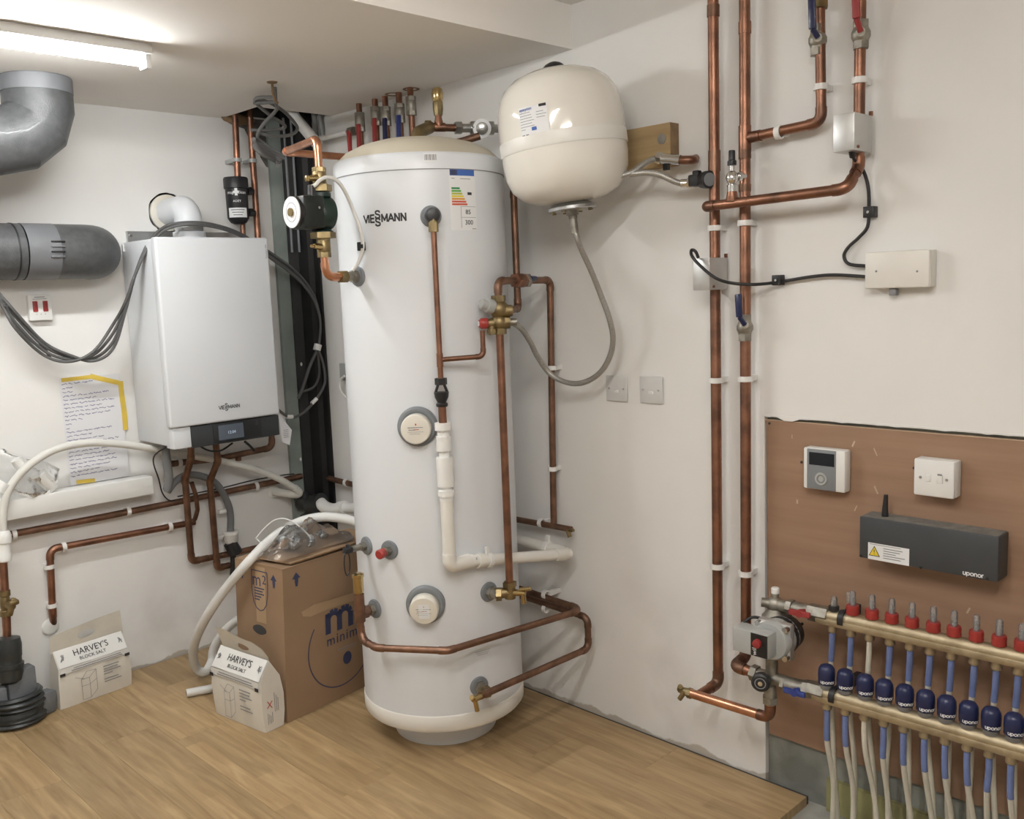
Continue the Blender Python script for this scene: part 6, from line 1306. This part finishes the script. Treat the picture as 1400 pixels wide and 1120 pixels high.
rc = PL(423, 880, ro_, rn); RR = (cR-rc).length
lines_g(g, cR, rxd, ryd, [(RR*math.cos(t), RR*math.sin(t)*1.02) for t in [math.pi*0.80+k*math.pi*1.2/36 for k in range(37)]], 0.0045)
mk('ring_print', g, 'ink_blue', cb, smooth=False)
g = G(); mc = PL(464, 847, ro_, rn)+rn*0.0003
for poly in ([(-.058, -.042), (-.058, .040)], [(-.058, .020), (-.046, .036), (-.028, .040), (-.010, .034), (0, .018), (0, -.042)], [(0, .020), (.012, .036), (.030, .040), (.048, .034), (.058, .018), (.058, -.042)]): lines_g(g, mc, rxd, ryd, poly, 0.026)
mk('logo_print', g, 'ink_blue', cb, smooth=False)
txt('lettering', 'minim', 0.058, 'ink_blue', cb, PL(468, 870, ro_, rn)+rn*0.0003, rxd, ryd, spacing=1.15)
c = PL(475, 899, ro_, rn); mk('mark_print', G().prism([c+rxd*0.022*math.cos(t*0.4488)+ryd*0.026*math.sin(t*0.4488) for t in range(14)], rn*0.0004), 'ink_blue', cb, smooth=False)
mk('mark_print', rects_g(c, rxd, ryd, [(-0.05, 0.045, 0.05, 0.048), (-0.04, 0.036, 0.045, 0.038)], 0.0004), 'ink_grey', cb, smooth=False)
tp_ = [PL(x, y, ro_, rn)+rn*0.0006 for x, y in ((412, 837), (430, 826), (452, 820), (492, 808), (492, 818), (470, 826), (448, 833), (425, 843), (414, 843))]
mk('packing_tape', G().prism(tp_, rn*0.0004), 'tape_brown', cb, smooth=False)
# clear bag of fittings on the box
bgc = BX(0.35, 0.42, 1)+Z*0.045
cbg = thing('fittings_bag', 'clear plastic bag of metal fittings lying on the cardboard box', 'bag', bgc-Z*0.02)
def heap(c, ux, uy, sx, sy, h, seed):
    rr = random.Random(seed); ph = [rr.uniform(0, 6.28) for _ in range(6)]
    def f(a, b):
        u, v = (a-0.5)*2, (b-0.5)*2; e = max(0, (1-u*u)*(1-v*v))**0.6
        wv = 0.25*math.sin(6*u+ph[0]+3*v)+0.22*math.sin(8*v+ph[1]-4*u)+0.15*math.sin(13*u+11*v+ph[2])
        return c+ux*(u*sx*(1+0.08*math.sin(5*v+ph[3])))+uy*(v*sy*(1+0.08*math.sin(5*u+ph[4])))+Z*(h*e*(0.8+wv))
    return G().grid(f, 26, 22)
ux_, uy_ = e2.normalized(), e1.normalized()
mk('film', heap(bgc-Z*0.012, ux_, uy_, 0.19, 0.085, 0.085, 3), 'clear_film', cbg)
w0 = [PL(x, y, bgc, Vector((FWD.x, FWD.y, 0)).normalized()) for x, y in ((350, 736), (362, 722), (376, 711), (392, 710), (412, 722), (425, 740), (410, 758), (390, 764), (372, 757))]
mk('film_flap', G().prism(w0, Vector((0.004, 0.004, 0.0))), 'clear_film', cbg)
mk('film_hem', G().tube(spline(w0+[w0[0]], 4), 0.003, 6), 'hose_white', cbg)
random.seed(13)
for k in range(9):
    c = bgc+ux_*random.uniform(-0.11, 0.13)+uy_*random.uniform(-0.05, 0.05)+Z*random.uniform(0.0, 0.025); d = Vector((random.uniform(-1, 1), random.uniform(-1, 1), random.uniform(-.5, .8))).normalized()
    mk('fitting', G().tube([c-d*0.018, c+d*0.018], 0.013, 12).hexnut(c-d*0.006, c+d*0.010, 0.018), 'steel' if k % 3 else 'plastic_midgrey', cbg)
# white hose
WHm = 'hose_white'
hose('white_hose', 'thick white hose arching from behind the cylinder over the box to the floor', 'hose', [FL(505, 722, .70), FL(478, 711, .715), FL(440, 707, .72), FL(404, 716, .70), FL(370, 738, .66), FL(340, 768, .60), FL(312, 801, .50), FL(287, 836, .385), FL(270, 868, .26), FL(264, 893, .15), FL(268, 913, .06), FL(280, 919, .03), FL(289, 905, .05), FL(292, 888, .10), FL(303, 868, .165), FL(322, 850, .22), FL(345, 838, .25)], 0.0185, WHm, n=10, seg=14)
hz = thing('white_hose', 'open end of a white hose lying on the floor behind the salt bag', 'hose', FL(256, 950, 0.0))
pp_ = spline([FL(255, 948, .02), FL(270, 945, .02), FL(292, 940, .02), FL(315, 925, .02), FL(325, 905, .03), FL(327, 880, .06)], 8)
mk('hose', G().tube(pp_, 0.0165, 14), WHm, hz); d = (pp_[0]-pp_[1]).normalized(); mk('bore', G().cyl(pp_[0]+d*0.0002, pp_[0]+d*0.001, 0.009, seg=14), 'void', hz)
# salt bags
def salt_bag(O, U, V_, W, D, H1, H2, H3, label, seed, taper=False):
    U = U.normalized(); V_ = V_.normalized(); O = Vector((O.x, O.y, 0.001)); rr = random.Random(seed)
    t = thing('salt_bag', label, 'bag', O+U*W/2+V_*D/2, 'white salt bags on the floor')
    prof = [(0.004, 0), (-0.004, H1*0.3), (-0.005, H1*0.65), (0.0, H1), (D*0.24, H1+(H2-H1)*0.52), (D*0.5, H2), (D*0.76, H1+(H2-H1)*0.52), (D, H1), (D+0.005, H1*0.65), (D+0.004, H1*0.3), (D-0.004, 0)]
    n = len(prof); NU = 14
    P = lambda u, v, h: O+U*u+V_*v+Z*h
    vs = []
    for i in range(NU+1):
        u = W*i/NU; edge = min(i, NU-i)
        for j, (v, h) in enumerate(prof):
            k = 1.0 if edge > 1 else (0.985 if edge == 1 else 0.93)
            bu = 0.0018*math.sin(i*1.3+j*0.9+seed)+0.0015*math.sin(i*2.9-j*1.7)
            vv = D/2+(v-D/2)*k; uu = u+(0.006 if i == 0 else -0.006 if i == NU else 0)*(1 if 2 < j < 8 else 0)
            vs.append(P(uu, vv+bu*(1 if v > D/2 else -1)*(0 if h == 0 else 1), h))
    fs = [(i*n+j, i*n+j+1, (i+1)*n+j+1, (i+1)*n+j) for i in range(NU) for j in range(n-1)]
    fs += [(i*n+n-1, i*n, (i+1)*n, (i+1)*n+n-1) for i in range(NU)]
    fs += [tuple(range(n-1, -1, -1)), tuple(NU*n+j for j in range(n))]
    mk('sack', G().add(vs, fs), 'salt_film', t, angle=50)
    # printed label over the sloping shoulder
    sl = (V_*D*0.5+Z*(H2-H1)); sd = sl.normalized(); nn = U.cross(sd).normalized()
    so_ = P(W*0.5, 0, H1)+nn*0.004
    SL = sl.length
    lab_ = mk('label', G().grid(lambda a, b: P(W*(0.03+0.94*a), D*0.5*(0.0+b), H1+(H2-H1)*b)+nn*(0.0045+0.001*math.sin(9*a)), 10, 4).grid(lambda a, b: P(W*(0.03+0.94*a), -0.0075-0.0012*math.sin(9*a), H1*(0.86+0.14*b)+0.002), 10, 2), 'salt_label', t)
    txt('lettering', "HARVEY'S", 0.037, 'ink_black', lab_, so_+sd*SL*0.60+nn*0.0022, U, sd, sx=0.9)
    txt('lettering', 'BLOCK SALT', 0.019, 'ink_black', lab_, so_+sd*SL*0.24+nn*0.0022, U, sd)
    for s_ in (-1, 1):
        c = so_+U*(W*0.40*s_)+sd*SL*0.52+nn*0.0022; g = G()
        for k in range(5): lines_g(g, c, U, sd, [(rr.uniform(-.010, .010), rr.uniform(-.015, .015)) for _ in range(4)], 0.0016)
        mk('sketch_print', g, 'ink_grey', lab_, smooth=False)
    fo_ = P(W*0.5, -0.0105, 0)
    g = rects_g(fo_, U, Z, [(-W*0.30, H1*0.955, W*0.36, H1*0.970), (-W*0.33, H1*0.905, W*0.38, H1*0.922)])
    mk('print', g, 'ink_grey', lab_, smooth=False)
    mk('print', rects_g(fo_, U, Z, [(-W*0.485, H1*0.83, -W*0.415, H1*0.90), (W*0.415, H1*0.83, W*0.485, H1*0.90)]), 'ink_black', t, smooth=False)
    g = G(); q = 0.0013
    for poly in ([(-.07, .02), (-.07, .62), (.0, .62), (.0, .02), (-.07, .02)], [(.0, .02), (.06, .20), (.06, .80), (.0, .62)], [(-.07, .62), (-.02, .82), (.06, .80)], [(-.07, .42), (.0, .42), (.06, .52)], [(-.12, .74), (-.04, .62)]):
        lines_g(g, fo_-U*W*0.1, U, Z, [(a*W*1.6, H1*(0.08+b*0.85)) for a, b in poly], q)
    lines_g(g, fo_, U, Z, [(0, 0), (0.0001, 0)], q)
    mk('drawing', g, 'ink_grey', t, smooth=False)
    mk('print', rects_g(fo_, U, Z, [(W*0.10, H1*(0.74-0.065*k), W*0.10+W*[.22, .20, .24, .12, .0, .2, .24][k], H1*(0.755-0.065*k)+0.001) for k in range(7)]), 'ink_grey', t, smooth=False)
    eo = P(W+0.0012, D*0.5, 0)
    mk('print', rects_g(eo, V_, Z, [(-D*0.30+D*0.07*k, H1*(0.14+0.02*(k % 2)), -D*0.28+D*0.07*k, H1*(0.36-0.03*(k % 3))) for k in range(4)]+[(D*0.05+D*0.08*k, H1*0.34, D*0.07+D*0.08*k, H1*(0.72-0.06*k)) for k in range(3)], 0.0005), 'ink_grey', t, smooth=False)
    g = G(); lines_g(g, eo, V_, Z, [(-D*0.30, H1*0.46), (-D*0.05, H1*0.58)], 0.003); lines_g(g, eo, V_, Z, [(-D*0.28, H1*0.60), (-D*0.07, H1*0.44)], 0.003); mk('cross_print', g, 'ink_red', t, smooth=False)
    # handle flap with its slot
    bm = bmesh.new(); hh = H3-H2
    def lp(pts):
        v = [bm.verts.new((a, b, 0)) for a, b in pts]; return [bm.edges.new((v[i], v[(i+1) % len(v)])) for i in range(len(v))]
    if taper: outer = [(0.02, 0), (W-0.01, 0), (W-0.015, hh*0.28), (W*0.86, hh*0.62), (W*0.7, hh*0.88), (W*0.5, hh*0.95), (W*0.3, hh*1.0), (0.0, hh*1.15)]
    else: outer = [(0.0, 0), (W, 0), (W, hh*1.05), (W*0.75, hh*0.98), (W*0.5, hh*0.92), (W*0.25, hh*0.86), (0.005, hh*0.72)]
    hc = (W*0.5, hh*0.45)
    inner = [(hc[0]+W*0.13*math.cos(k*0.3927)*(1.0), hc[1]+hh*0.17*math.sin(k*0.3927)) for k in range(16)]
    bmesh.ops.triangle_fill(bm, use_beauty=True, use_dissolve=False, edges=lp(outer)+lp(inner))
    bmesh.ops.subdivide_edges(bm, edges=list(bm.edges), cuts=1)
    ln_ = -0.16 if taper else 0.10
    vs = [P(v.co.x, D*0.5+v.co.y*ln_+0.004*math.sin(v.co.x*30+seed), H2-0.006+v.co.y) for v in bm.verts]; bm.verts.index_update()
    fs = [[v.index for v in f.verts] for f in bm.faces]; bm.free()
    m_ = len(vs); g = G().add(vs, fs).add([p+V_*0.0025 for p in vs], fs)
    mk('handle_flap', g, 'salt_flap', t, angle=70)
    return t
a, b = FL(84, 972), FL(181, 937)
U = b-a; salt_bag(a, U, Vector((-U.y, U.x, 0)), U.length, 0.085, 0.165, 0.228, 0.318, 'white salt bag standing against the left wall', 2)
a, b = FL(294, 976), FL(362, 1004)
U = b-a; salt_bag(a, U, Vector((-U.y, U.x, 0)), U.length, 0.095, 0.195, 0.262, 0.335, 'white salt bag standing in front of the cardboard box', 6, True)
